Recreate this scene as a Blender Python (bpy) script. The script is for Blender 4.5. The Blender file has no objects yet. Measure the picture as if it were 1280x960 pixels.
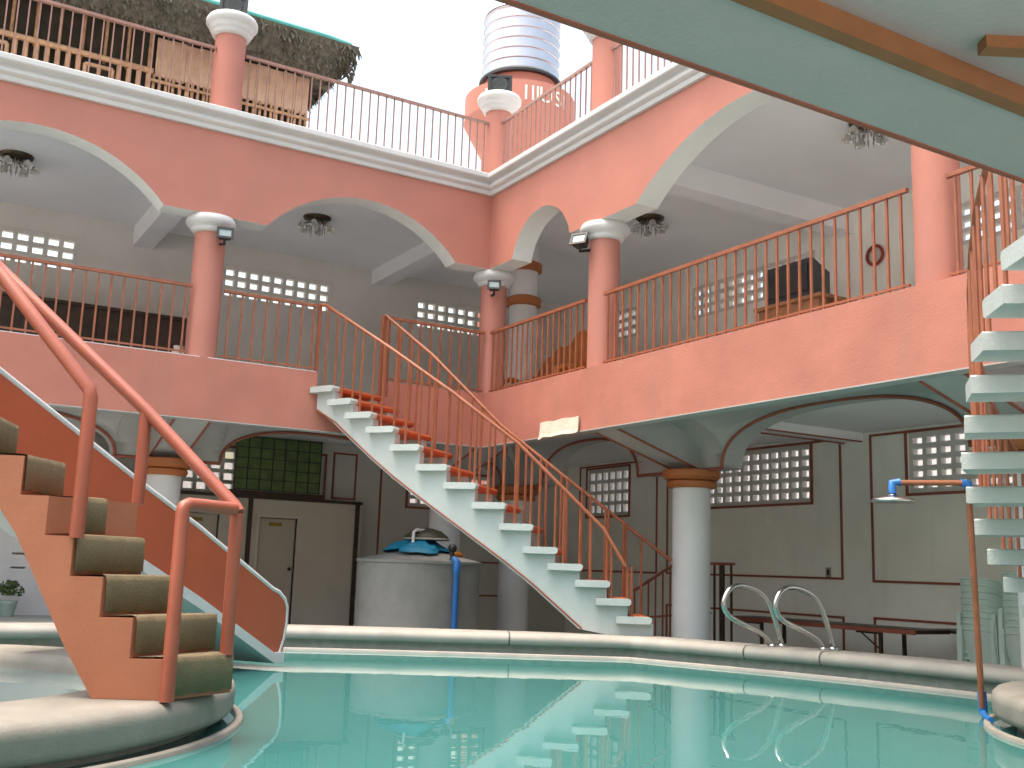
import bpy, bmesh, math, random
from mathutils import Vector, Matrix
random.seed(7)
R = math.radians
scene = bpy.context.scene
COL = scene.collection

# ------------------------------------------------------------------ materials
def mat(name, col, rough=0.6, var=0.12, nscale=3.0, bump=0.0, bscale=60.0, stain=0.0, metal=0.0, spec=0.5, streak=False, stain_col=None):
    m = bpy.data.materials.new(name); m.use_nodes = True
    nt = m.node_tree; N = nt.nodes; L = nt.links
    b = N['Principled BSDF']
    b.inputs['Roughness'].default_value = rough
    b.inputs['Metallic'].default_value = metal
    b.inputs['Specular IOR Level'].default_value = spec
    tc = N.new('ShaderNodeNewGeometry')
    n1 = N.new('ShaderNodeTexNoise'); n1.inputs['Scale'].default_value = nscale; n1.inputs['Detail'].default_value = 6
    L.new(tc.outputs['Position'], n1.inputs['Vector'])
    r1 = N.new('ShaderNodeMapRange'); r1.inputs[1].default_value = 0.3; r1.inputs[2].default_value = 0.7
    r1.inputs[3].default_value = 1 - var; r1.inputs[4].default_value = 1 + var
    L.new(n1.outputs['Fac'], r1.inputs[0])
    mx = N.new('ShaderNodeMix'); mx.data_type = 'RGBA'; mx.blend_type = 'MULTIPLY'; mx.inputs[0].default_value = 1
    mx.inputs[6].default_value = (*col, 1)
    L.new(r1.outputs[0], mx.inputs[7])
    out = mx.outputs[2]
    if stain > 0:
        mp = N.new('ShaderNodeMapping'); mp.inputs['Scale'].default_value = (2.2, 2.2, 0.35) if streak else (1, 1, 1)
        L.new(tc.outputs['Position'], mp.inputs['Vector'])
        n2 = N.new('ShaderNodeTexNoise'); n2.inputs['Scale'].default_value = 1.7; n2.inputs['Detail'].default_value = 9; n2.inputs['Roughness'].default_value = 0.7
        L.new(mp.outputs[0], n2.inputs['Vector'])
        r2 = N.new('ShaderNodeMapRange'); r2.inputs[1].default_value = 0.52; r2.inputs[2].default_value = 0.75
        r2.inputs[3].default_value = 0; r2.inputs[4].default_value = stain
        L.new(n2.outputs['Fac'], r2.inputs[0])
        m2 = N.new('ShaderNodeMix'); m2.data_type = 'RGBA'
        sc = stain_col or (col[0]*.45, col[1]*.5, col[2]*.45)
        m2.inputs[7].default_value = (*sc, 1)
        L.new(r2.outputs[0], m2.inputs[0]); L.new(out, m2.inputs[6]); out = m2.outputs[2]
    L.new(out, b.inputs['Base Color'])
    if bump > 0:
        n3 = N.new('ShaderNodeTexNoise'); n3.inputs['Scale'].default_value = bscale; n3.inputs['Detail'].default_value = 5
        L.new(tc.outputs['Position'], n3.inputs['Vector'])
        n4 = N.new('ShaderNodeTexNoise'); n4.inputs['Scale'].default_value = 2.5; n4.inputs['Detail'].default_value = 2
        L.new(tc.outputs['Position'], n4.inputs['Vector'])
        ad = N.new('ShaderNodeMath'); ad.operation = 'MULTIPLY_ADD'; ad.inputs[1].default_value = 4.0
        L.new(n4.outputs['Fac'], ad.inputs[0]); L.new(n3.outputs['Fac'], ad.inputs[2])
        bp = N.new('ShaderNodeBump'); bp.inputs['Strength'].default_value = bump; bp.inputs['Distance'].default_value = 0.012
        L.new(ad.outputs[0], bp.inputs['Height']); L.new(bp.outputs[0], b.inputs['Normal'])
    return m

PINK = mat('pink_plaster', (.455, .18, .138), .75, .07, 1.3, .18, 45, .3, streak=True, stain_col=(.36, .18, .14))
PINKB = mat('pink_band_plaster', (.435, .165, .122), .75, .10, 1.6, .22, 40, .55, streak=True, stain_col=(.33, .165, .125))
WHITE = mat('white_paint', (.60, .59, .60), .6, .05, 2.0, .25, 60, .15, streak=True, stain_col=(.48, .46, .42))
MINT = mat('pale_mint_paint', (.395, .39, .385), .65, .05, 1.5, .3, 50, .2, stain_col=(.30, .33, .31))
STAIRW = mat('stair_white_paint', (.45, .495, .49), .55, .06, 3.0, .3, 50, .25, stain_col=(.50, .52, .48))
WALLB = mat('lit_wall_paint', (.88, .865, .81), .75, .06, 1.2, .25, 50, .25, streak=True, stain_col=(.60, .56, .48))  # interior wall paint lightened to stand in for daylight on the right wing
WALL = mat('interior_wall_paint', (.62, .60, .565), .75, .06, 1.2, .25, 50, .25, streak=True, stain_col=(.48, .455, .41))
CEIL = mat('ceiling_paint', (.80, .80, .815), .75, .04, 1.0, .2, 50, .15, stain_col=(.66, .655, .66))
COLW = mat('column_white_paint', (.68, .67, .68), .55, .05, 2.0, .25, 50, .2, streak=True, stain_col=(.50, .48, .44))
ORANGE = mat('orange_trim_paint', (.40, .125, .035), .55, .10, 4.0, .2, 60, .2)
TRIM = mat('brown_trim_paint', (.28, .078, .045), .55, .12, 5.0, .15, 60)
TRIM2 = mat('ochre_brown_trim_paint', (.24, .10, .035), .55, .12, 5.0, .15, 60)
RAIL = mat('rust_orange_rail_paint', (.29, .092, .045), .45, .16, 9.0, .1, 80, .25)
RAILR = mat('roof_rail_paint', (.30, .16, .13), .5, .15, 9.0, .1, 80)
PIPE = mat('coral_pipe_paint', (.32, .082, .047), .38, .10, 6.0, .1, 60, .2)
SLIDE = mat('slide_orange_gelcoat', (.42, .085, .036), .35, .06, 2.0, .05, 30, .15)
STSIDE = mat('stair_side_paint', (.38, .135, .072), .6, .08, 2.2, .15, 45, .25, stain_col=(.36, .15, .08))
CARPET = mat('worn_carpet', (.25, .195, .115), .95, .2, 130.0, .9, 260, .4, stain_col=(.11, .09, .05))
COPE2 = mat('shaded_rim_concrete', (.25, .235, .21), .75, .16, 4.0, .2, 70, .45, stain_col=(.17, .175, .145))  # stained coping concrete, base darkened to stand in for weaker light on the rims
COPE = mat('coping_concrete', (.34, .325, .30), .7, .12, 4.0, .18, 70, .35, stain_col=(.40, .37, .32))
GUTTER = mat('gutter_tile', (.44, .43, .40), .6, .14, 12.0, .3, 60)
DECK = mat('deck_concrete', (.60, .58, .55), .8, .12, 3.0, .5, 60, .3)
GROUND = mat('outside_ground', (.58, .56, .52), .9, .15, .6, .3, 30, .3)
POOLT = mat('pool_tile', (.10, .42, .40), .4, .08, 3.0)
TANKG = mat('grey_tank_cement', (.26, .265, .26), .75, .12, 3.5, .6, 40, .35, stain_col=(.17, .17, .165))
STEEL = mat('stainless_steel', (.50, .51, .50), .2, .06, 3.0, 0, metal=1.0)
TSTEEL = mat('tower_tank_steel', (.52, .505, .54), .3, .06, 3.0, 0, metal=.95)
BLUE = mat('blue_pvc', (.02, .16, .50), .4, .08, 8.0)
TARP = mat('blue_tarp', (.01, .20, .36), .5, .2, 8.0, .6, 30)
BLACK = mat('black_housing', (.018, .018, .02), .45, .2, 12.0)
DGLASS = mat('lamp_glass', (.30, .36, .36), .12, .05, 8.0)
MESHG = mat('wire_mesh_grey', (.20, .21, .22), .5, .3, 160.0)
BRONZE = mat('dark_bronze', (.07, .05, .03), .35, .2, 10.0, metal=.7)
DWOOD = mat('dark_wood', (.045, .022, .012), .45, .35, 9.0, .3, 40)
OWOOD = mat('orange_varnished_wood', (.42, .12, .02), .35, .3, 14.0, .3, 40)
BAMBOO = mat('bamboo_poles', (.60, .37, .22), .7, .25, 10.0, .4, 60, .3)
PLY = mat('weathered_plywood', (.78, .53, .40), .8, .14, 5.0, .4, 60, .4, streak=True)
THATCH = mat('old_thatch', (.125, .11, .085), .95, .4, 16.0, 1.0, 60, .5)
CYAN = mat('cyan_tarp_edge', (.10, .42, .40), .6, .1, 5.0)
GREEN = mat('green_net', (.12, .17, .06), .85, .25, 7.0, .3, 60, .3)
PART = mat('partition_board', (.60, .54, .46), .7, .05, 2.0, .15, 40, .15)
DOORM = mat('door_board', (.50, .44, .36), .6, .06, 2.0, .1, 40)
SIGN = mat('amber_sign', (.30, .19, .02), .5, .3, 40.0)
CHAIR = mat('pale_mint_plastic', (.62, .74, .67), .4, .04, 5.0)
CLOTH = mat('cream_cloth', (.68, .56, .47), .85, .06, 8.0, .5, 30)
POTM = mat('pale_green_pot', (.30, .38, .34), .6, .1, 8.0)
LEAF = mat('leaf_green', (.07, .11, .035), .6, .5, 14.0)
LETTER = mat('pale_letter', (.62, .74, .66), .5, .05, 5.0)
RED = mat('red_ring', (.30, .03, .02), .4, .1, 5.0)

WATER = bpy.data.materials.new('pool_water'); WATER.use_nodes = True
def water(m, col, rough=.012, bumpd=.0022):
    nt = m.node_tree; N = nt.nodes; L = nt.links; b = N['Principled BSDF']
    b.inputs['Roughness'].default_value = rough; b.inputs['IOR'].default_value = 1.33
    g = N.new('ShaderNodeNewGeometry')
    n0 = N.new('ShaderNodeTexNoise'); n0.inputs['Scale'].default_value = .35; n0.inputs['Detail'].default_value = 2
    L.new(g.outputs['Position'], n0.inputs['Vector'])
    r = N.new('ShaderNodeMix'); r.data_type = 'RGBA'
    r.inputs[6].default_value = (col[0]*.9, col[1]*.93, col[2]*.93, 1); r.inputs[7].default_value = (col[0]*1.12, col[1]*1.06, col[2]*1.06, 1)
    L.new(n0.outputs['Fac'], r.inputs[0]); L.new(r.outputs[2], b.inputs['Base Color'])
    n1 = N.new('ShaderNodeTexNoise'); n1.inputs['Scale'].default_value = 2.2; n1.inputs['Detail'].default_value = 3
    L.new(g.outputs['Position'], n1.inputs['Vector'])
    bp = N.new('ShaderNodeBump'); bp.inputs['Strength'].default_value = .5; bp.inputs['Distance'].default_value = bumpd
    L.new(n1.outputs['Fac'], bp.inputs['Height']); L.new(bp.outputs[0], b.inputs['Normal'])
water(WATER, (.052, .19, .186))
WATER2 = bpy.data.materials.new('kid_pool_water'); WATER2.use_nodes = True
water(WATER2, (.20, .28, .28))

# ------------------------------------------------------------------ mesh builder
class MB:
    def __init__(s): s.v = []; s.f = []; s.m = []; s.mats = []; s.sm = []
    def mi(s, m):
        if m not in s.mats: s.mats.append(m)
        return s.mats.index(m)
    def add(s, vs, fs, m, smooth=False):
        o = len(s.v); s.v += [tuple(p) for p in vs]; i = s.mi(m)
        for f in fs: s.f.append(tuple(o + k for k in f)); s.m.append(i); s.sm.append(smooth)
        return s
    def hexa(s, p, m):          # p: 4 bottom (ccw from above) then 4 top
        return s.add(p, [(3, 2, 1, 0), (4, 5, 6, 7), (0, 1, 5, 4), (1, 2, 6, 5), (2, 3, 7, 6), (3, 0, 4, 7)], m)
    def box(s, x0, x1, y0, y1, z0, z1, m):
        return s.hexa([(x0, y0, z0), (x1, y0, z0), (x1, y1, z0), (x0, y1, z0), (x0, y0, z1), (x1, y0, z1), (x1, y1, z1), (x0, y1, z1)], m)
    def bar(s, a, b, w, h, m, up=(0, 0, 1)):
        a = Vector(a); b = Vector(b); t = (b - a).normalized(); u = Vector(up)
        if abs(t.dot(u)) > .98: u = Vector((0, 1, 0))
        n = t.cross(u).normalized() * w / 2; k = n.cross(t).normalized() * h / 2
        return s.hexa([a - n - k, a + n - k, b + n - k, b - n - k, a - n + k, a + n + k, b + n + k, b - n + k], m)
    def tube(s, pts, r, m, n=10, closed=False, caps=True):
        pts = [Vector(p) for p in pts]; k = len(pts); rings = []
        ref = None
        for i, p in enumerate(pts):
            if closed: t = pts[(i + 1) % k] - pts[i - 1]
            else: t = pts[min(i + 1, k - 1)] - pts[max(i - 1, 0)]
            t.normalize()
            if ref is None:
                ref = Vector((0, 0, 1)) if abs(t.z) < .9 else Vector((1, 0, 0))
            a = (ref - t * ref.dot(t)).normalized(); ref = a; b = t.cross(a)
            rr = r[i] if isinstance(r, (list, tuple)) else r
            rings.append([p + (a * math.cos(2 * math.pi * j / n) + b * math.sin(2 * math.pi * j / n)) * rr for j in range(n)])
        vs = [q for rg in rings for q in rg]; fs = []
        for i in range(k if closed else k - 1):
            i2 = (i + 1) % k
            for j in range(n): fs.append((i * n + j, i * n + (j + 1) % n, i2 * n + (j + 1) % n, i2 * n + j))
        s.add(vs, fs, m, True)
        if caps and not closed:
            s.add(rings[0], [tuple(range(n))[::-1]], m); s.add(rings[-1], [tuple(range(n))], m)
        return s
    def lathe(s, prof, c, m, n=32, smooth=True, cap=True):   # prof: (r, z) from bottom up
        vs = []; fs = []; k = len(prof)
        for r, z in prof:
            for j in range(n): vs.append((c[0] + r * math.cos(2 * math.pi * j / n), c[1] + r * math.sin(2 * math.pi * j / n), c[2] + z))
        for i in range(k - 1):
            for j in range(n): fs.append((i * n + j, i * n + (j + 1) % n, (i + 1) * n + (j + 1) % n, (i + 1) * n + j))
        s.add(vs, fs, m, smooth)
        if cap:
            s.add(vs[:n], [tuple(range(n))[::-1]], m); s.add(vs[-n:], [tuple(range(n))], m)
        return s
    def strip(s, A, B, m, smooth=False):   # quads between two polylines
        k = len(A); return s.add(list(A) + list(B), [(i, i + 1, k + i + 1, k + i) for i in range(k - 1)], m, smooth)
    def prism(s, poly, off, m):            # poly of 3d points, extruded by vector
        n = len(poly); off = Vector(off); a = [Vector(p) for p in poly]; b = [p + off for p in a]
        return s.add(a + b, [tuple(range(n))[::-1], tuple(range(n, 2 * n))] + [(i, (i + 1) % n, n + (i + 1) % n, n + i) for i in range(n)], m)
    def mesh(s, name, origin, recalc=True):
        me = bpy.data.meshes.new(name)
        ox, oy, oz = origin
        me.from_pydata([(x - ox, y - oy, z - oz) for x, y, z in s.v], [], s.f)
        for m in s.mats: me.materials.append(m)
        me.polygons.foreach_set('material_index', s.m); me.polygons.foreach_set('use_smooth', s.sm)
        if recalc:
            bm = bmesh.new(); bm.from_mesh(me); bmesh.ops.recalc_face_normals(bm, faces=bm.faces); bm.to_mesh(me); bm.free()
        me.update(); return me

ORI = {}
def tag(o, label=None, cat=None, group=None, kind=None):
    if label: o['label'] = label
    if cat: o['category'] = cat
    if group: o['group'] = group
    if kind: o['kind'] = kind
    return o
def thing(name, loc, label, cat, group=None):
    o = bpy.data.objects.new(name, None); COL.objects.link(o); o.location = loc; o.empty_display_size = .2
    ORI[o.name] = Vector(loc); return tag(o, label, cat, group)
def top(name, mb, label=None, cat=None, group=None, kind=None, recalc=True):
    xs = [p[0] for p in mb.v]; ys = [p[1] for p in mb.v]; zs = [p[2] for p in mb.v]
    org = ((min(xs) + max(xs)) / 2, (min(ys) + max(ys)) / 2, min(zs))
    o = bpy.data.objects.new(name, mb.mesh(name, org, recalc)); COL.objects.link(o); o.location = org
    ORI[o.name] = Vector(org); return tag(o, label, cat, group, kind)
def part(name, mb, parent, label=None, recalc=True):
    org = ORI[parent.name]
    o = bpy.data.objects.new(name, mb.mesh(name, org, recalc)); COL.objects.link(o); o.parent = parent
    ORI[o.name] = org
    if label: o['label'] = label
    return o
def copy_thing(root, loc, rotz, label, group=None):
    r = root.copy(); COL.objects.link(r); r.location = loc; r.rotation_euler = (0, 0, rotz); r['label'] = label
    if group: r['group'] = group
    ORI[r.name] = Vector(loc)
    for ch in list(root.children):
        c = ch.copy(); COL.objects.link(c); c.parent = r
        for g in list(ch.children):
            d = g.copy(); COL.objects.link(d); d.parent = c
    return r
def lerp(a, b, t): return Vector(a) * (1 - t) + Vector(b) * t
def interp(pl, s):   # pl: list of (s, value) sorted
    if s <= pl[0][0]: return pl[0][1]
    for (a, va), (b, vb) in zip(pl, pl[1:]):
        if s <= b: return va + (vb - va) * (s - a) / (b - a + 1e-12)
    return pl[-1][1]

# ------------------------------------------------------------------ levels
DK = -.60; WL = -.23
F2 = 2.80; PT = 3.01; PB = 2.28
CW = 4.3                     # gallery depth
XL = -12.5; YC = -10.0       # far ends of wall A and wall B

# ------------------------------------------------------------------ walls with holes
def wall_holes(mb, ax, face, thick, s0, s1, z0, z1, holes, m, m_rev=None, mback=None):
    """ax 'A': wall spans x=s, front plane y=face, back y=face+thick;  ax 'B': spans y=s, front plane x=face."""
    S = sorted({s0, s1} | {h[0] for h in holes} | {h[1] for h in holes}); Z = sorted({z0, z1} | {h[2] for h in holes} | {h[3] for h in holes})
    P = (lambda s, d, z: (s, face + d, z)) if ax == 'A' else (lambda s, d, z: (face + d, s, z))
    def hole(i, j):
        if i < 0 or j < 0 or i >= len(S) - 1 or j >= len(Z) - 1: return True
        cs = (S[i] + S[i + 1]) / 2; cz = (Z[j] + Z[j + 1]) / 2
        return any(h[0] < cs < h[1] and h[2] < cz < h[3] for h in holes)
    mr = m_rev or m; mk = mback or m
    for i in range(len(S) - 1):
        for j in range(len(Z) - 1):
            if hole(i, j): continue
            a, b, c, d = S[i], S[i + 1], Z[j], Z[j + 1]
            mb.add([P(a, 0, c), P(b, 0, c), P(b, 0, d), P(a, 0, d)], [(0, 1, 2, 3)], m)
            mb.add([P(a, thick, c), P(b, thick, c), P(b, thick, d), P(a, thick, d)], [(3, 2, 1, 0)], mk)
            if hole(i - 1, j): mb.add([P(a, 0, c), P(a, thick, c), P(a, thick, d), P(a, 0, d)], [(0, 1, 2, 3)], mr)
            if hole(i + 1, j): mb.add([P(b, 0, c), P(b, thick, c), P(b, thick, d), P(b, 0, d)], [(0, 1, 2, 3)], mr)
            if hole(i, j - 1): mb.add([P(a, 0, c), P(b, 0, c), P(b, thick, c), P(a, thick, c)], [(0, 1, 2, 3)], mr)
            if hole(i, j + 1): mb.add([P(a, 0, d), P(b, 0, d), P(b, thick, d), P(a, thick, d)], [(0, 1, 2, 3)], mr)

def breeze(parent, ax, face, s0, s1, z0, z1, nx, nz, frame=True, bw=.062):
    cw = (s1 - s0 - bw) / nx; ch = (z1 - z0 - bw) / nz
    holes = [(s0 + bw + i * cw, s0 + (i + 1) * cw, z0 + bw + j * ch, z0 + (j + 1) * ch) for i in range(nx) for j in range(nz)]
    mb = MB(); wall_holes(mb, ax, face + .02, .10, s0, s1, z0, z1, holes, WALL)
    w = part('breeze_window', mb, parent)
    if frame:
        fb = MB(); t = .035; d0, d1 = face - .022, face - .002
        for (a, b, c, d) in ((s0 - t, s1 + t, z0 - t, z0), (s0 - t, s1 + t, z1, z1 + t), (s0 - t, s0, z0, z1), (s1, s1 + t, z0, z1)):
            fb.box(a, b, d0, d1, c, d, TRIM) if ax == 'A' else fb.box(d0, d1, a, b, c, d, TRIM)
        part('window_frame', fb, w)
def panel_trim(parent, ax, face, s0, s1, z0, z1, t=.03):
    fb = MB(); d0, d1 = face - .016, face + .01
    for (a, b, c, d) in ((s0, s1, z0, z0 + t), (s0, s1, z1 - t, z1), (s0, s0 + t, z0 + t, z1 - t), (s1 - t, s1, z0 + t, z1 - t)):
        fb.box(a, b, d0, d1, c, d, TRIM) if ax == 'A' else fb.box(d0, d1, a, b, c, d, TRIM)
    part('panel_moulding', fb, parent)

# back wall of wing A (y = 4.3) -------------------------------------------------
TOP = 5.75
bA = thing('back_wall', (-4, CW, DK - .3), 'long cream back wall of the left wing, behind the grey water tank', 'wall')
upA = [(-8.9, -7.0, 4.83, 5.40, 9), (-6.72, -4.75, 4.83, 5.40, 9), (-2.55, -.66, 4.83, 5.40, 9), (.92, 2.62, 4.83, 5.40, 8)]
loA = [(-2.95, -.60, 1.68, 2.42, 11), (.95, 2.62, 1.68, 2.30, 8)]
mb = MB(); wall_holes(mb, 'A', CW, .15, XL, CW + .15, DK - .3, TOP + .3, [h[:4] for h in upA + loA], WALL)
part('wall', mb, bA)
for h in upA: breeze(bA, 'A', CW, *h[:4], h[4], 3, frame=False)
for h in loA: breeze(bA, 'A', CW, *h[:4], h[4], 4)
panel_trim(bA, 'A', CW, -.45, -.02, 1.72, 2.5); panel_trim(bA, 'A', CW, .42, 2.9, .75, 2.5)
panel_trim(bA, 'A', CW, .42, 2.9, -.5, .2)
# back wall of wing B (x = 4.3) -------------------------------------------------
bB = thing('back_wall', (CW, -4, DK - .3), 'cream back wall of the right wing, with brown panel mouldings behind the pool ladder', 'wall')
upB = [(2.25, 3.75, 4.83, 5.38, 7), (-1.96, .76, 4.83, 5.38, 13), (-6.0, -3.66, 4.83, 5.38, 11), (-9.2, -7.6, 4.83, 5.38, 7)]
loB = [(2.39, 3.65, 1.66, 2.51, 6), (-1.82, .62, 1.73, 2.55, 12), (-6.0, -3.46, 1.78, 2.55, 12)]
mb = MB(); wall_holes(mb, 'B', CW, .15, -15.0, CW, DK - .3, TOP + .3, [h[:4] for h in upB + loB] + [(-13.0, -7.2, DK, 2.5)], WALLB)  # last hole: unseen opening added to let daylight onto the lower wall
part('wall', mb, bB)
for h in upB: breeze(bB, 'B', CW, *h[:4], h[4], 3, frame=False)
for h in loB: breeze(bB, 'B', CW, *h[:4], h[4], 4 if h[0] > 2 else 5)
panel_trim(bB, 'B', CW, -2.37, 1.35, .67, 2.585); panel_trim(bB, 'B', CW, -6.6, -2.86, .65, 2.585)
panel_trim(bB, 'B', CW, -2.37, 1.35, -.5, .19); panel_trim(bB, 'B', CW, -6.6, -2.86, -.5, .21)
panel_trim(bB, 'B', CW, 1.6, 3.9, .67, 2.585)
mb = MB(); mb.box(CW - .008, CW, -2.15, -2.06, .70, .83, mat('outlet_plastic', (.35, .31, .25), .4)); mb.box(CW - .012, CW - .008, -2.125, -2.085, .73, .80, BLACK)
top('wall_outlet', mb, 'small beige electrical outlet on the wall between the panel mouldings', 'outlet')

# floors and ceilings -----------------------------------------------------------
mb = MB()
for (x0, x1, y0, y1) in ((XL, CW, .16, CW), (.16, CW, -9.995, .16)):
    mb.box(x0, x1, y0, y1, 2.62, F2, CEIL)
top('upper_floor', mb, kind='structure')
mb = MB()
mb.box(XL, CW, .30, CW, TOP, 6.0, CEIL); mb.box(.30, CW, -14.5, .30, TOP, 6.0, CEIL)
top('upper_ceiling', mb, kind='structure')
# gallery beams
def beam(ax, s, z1, drop, dep0, label, w=.3, trim=False):
    b = MB()
    if ax == 'A': b.box(s - w/2, s + w/2, dep0, CW, z1 - drop, z1, CEIL)
    else: b.box(dep0, CW, s - w/2, s + w/2, z1 - drop, z1, CEIL)
    o = top('ceiling_beam', b, label, 'beam', 'cross beams under the gallery ceilings')
    if trim:
        t = MB()
        for q in (-w/2 - .012, w/2 - .012):
            if ax == 'A': t.box(s + q, s + q + .024, dep0 + .05, CW - .03, z1 - drop - .018, z1 - drop, TRIM)
            else: t.box(dep0 + .05, CW - .03, s + q, s + q + .024, z1 - drop - .018, z1 - drop, TRIM)
        part('trim_strip', t, o)
beam('A', -3.83, TOP, .32, .31, 'cream ceiling beam running back above the left floodlit upper column')
beam('A', -7.85, TOP, .32, .31, 'cream ceiling beam left of the leftmost chandelier')
beam('B', -2.55, TOP, .32, .31, 'cream ceiling beam running back above the upper column with the angled floodlight')
beam('B', -7.1, TOP, .32, .31, 'cream ceiling beam above the right upper column next to the right stair')
beam('A', .2, TOP, .26, .31, 'cream ceiling beam running back behind the inner corner column')
beam('B', -2.6, 2.62, .11, 1.71, 'lower ceiling beam with brown edge strips behind the pool ladder', trim=True)
beam('B', -7.1, 2.62, .11, 1.71, 'lower ceiling beam with brown edge strips near the chair stacks', trim=True)
beam('A', -3.85, 2.62, .11, 1.71, 'lower ceiling beam behind the left white column by the slide', trim=True)

# upper arcade walls ------------------------------------------------------------
def arc(s, a, b, zs, rise):
    h = abs(b - a) / 2; c = (a + b) / 2; o = s - c; Rr = (h*h + rise*rise) / (2*rise)
    return zs + rise - Rr + math.sqrt(max(Rr*Rr - o*o, 0))
def arcade(ax, s0, s1, arches, zs, ztop, face, thick, mfront, munder, name, parent):
    pts = []
    cur = s0
    for (a, b, rise) in sorted(arches):
        pts.append((cur, zs)); pts.append((a, zs))
        for i in range(1, 40):
            s = a + (b - a) * i / 40; pts.append((s, arc(s, a, b, zs, rise)))
        pts.append((b, zs)); cur = b
    pts.append((s1, zs))
    P = (lambda s, d, z: (s, face + d, z)) if ax == 'A' else (lambda s, d, z: (face + d, s, z))
    mb = MB()
    lo0 = [P(s, 0, z) for s, z in pts]; lo1 = [P(s, thick, z) for s, z in pts]
    hi0 = [P(s, 0, ztop) for s, z in pts]; hi1 = [P(s, thick, ztop) for s, z in pts]
    mb.strip(lo0, hi0, mfront); mb.strip(hi1, lo1, CEIL); mb.strip(lo1, lo0, munder); mb.strip(hi0, hi1, mfront)
    mb.add([lo0[0], hi0[0], hi1[0], lo1[0]], [(0, 1, 2, 3)], munder); mb.add([lo0[-1], hi0[-1], hi1[-1], lo1[-1]], [(0, 1, 2, 3)], munder)
    return part(name, mb, parent, recalc=True)
SOFF = mat('arch_soffit_paint', (.72, .72, .71), .65, .04, 2.0, .2, 50, .12)
uA = thing('arcade_wall', (-4, 0, 4.76), 'salmon pink upper arcade wall of the left wing with wide round arches', 'arcade')
arcade('A', XL, .30, [(-11.2, -8.45, .63), (-7.25, -4.44, .64), (-3.18, -.53, .61)], 4.77, 6.05, 0, .30, PINK, SOFF, 'arch_wall', uA)
uB = thing('arcade_wall', (0, -4, 4.76), 'salmon pink upper arcade wall of the right wing, one narrow and one wide arch', 'arcade')
arcade('B', -14.0, 0, [(-13.5, -12.2, .5), (-9.4, -7.7, .55), (-6.85, -3.33, .63), (-1.99, -.62, .53)], 4.77, 6.05, 0, .30, PINK, SOFF, 'arch_wall', uB)
# cornice
prof = [(0.0, 5.825), (.035, 5.83), (.045, 5.86), (.045, 5.885), (.07, 5.895), (.095, 5.915), (.10, 5.94), (.09, 5.965), (.075, 5.975), (.085, 5.99), (.12, 6.0), (.155, 6.015), (.165, 6.03), (.165, 6.085), (.155, 6.095), (-.30, 6.095), (-.30, 6.055), (0, 6.055)]
def cornice(ax):
    mb = MB(); n = len(prof)
    if ax == 'A': a = [(XL, -o, z) for o, z in prof]; b = [(-o, -o, z) for o, z in prof]
    else: a = [(-o, -o, z) for o, z in prof]; b = [(-o, -14.0, z) for o, z in prof]
    mb.add(a + b, [(i, (i + 1) % n, n + (i + 1) % n, n + i) for i in range(n)], WHITE)
    return mb
part('cornice', cornice('A'), uA, recalc=False).data.flip_normals()
part('cornice', cornice('B'), uB, recalc=False)
mb = MB(); mb.box(XL, CW + .15, .302, CW + .15, 6.0, 6.05, DECK); mb.box(.302, CW + .15, -14.5, .302, 6.0, 6.05, DECK)
top('roof_deck', mb, kind='structure')

# parapet bands -----------------------------------------------------------------
pA = thing('parapet_band', (-4, 0, PB), 'worn salmon pink parapet band of the left wing, where the pool stair lands', 'parapet')
mb = MB(); mb.box(XL, -2.40, 0, .155, PB, PT, PINKB); mb.box(-2.40, -1.42, 0, .155, PB, F2, PINKB); mb.box(-1.42, .155, 0, .155, PB, PT, PINKB)
part('band', mb, pA)
mb = MB(); mb.box(XL, -2.42, .012, .14, PT, PT + .012, WHITE); part('pale_ledge', mb, pA)
mb = MB(); mb.box(XL, .155, -.006, .156, PB - .012, PB - .001, MINT); part('band_soffit', mb, pA)
pB = thing('parapet_band', (0, -4, PB), 'broad salmon pink parapet band of the right wing above the lower arches', 'parapet')
mb = MB(); mb.box(0, .155, -9.99, 0, PB, PT, PINKB); part('band', mb, pB)
mb = MB(); mb.box(-.006, .156, -9.97, -.008, PB - .012, PB - .001, MINT); part('band_soffit', mb, pB)

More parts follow.
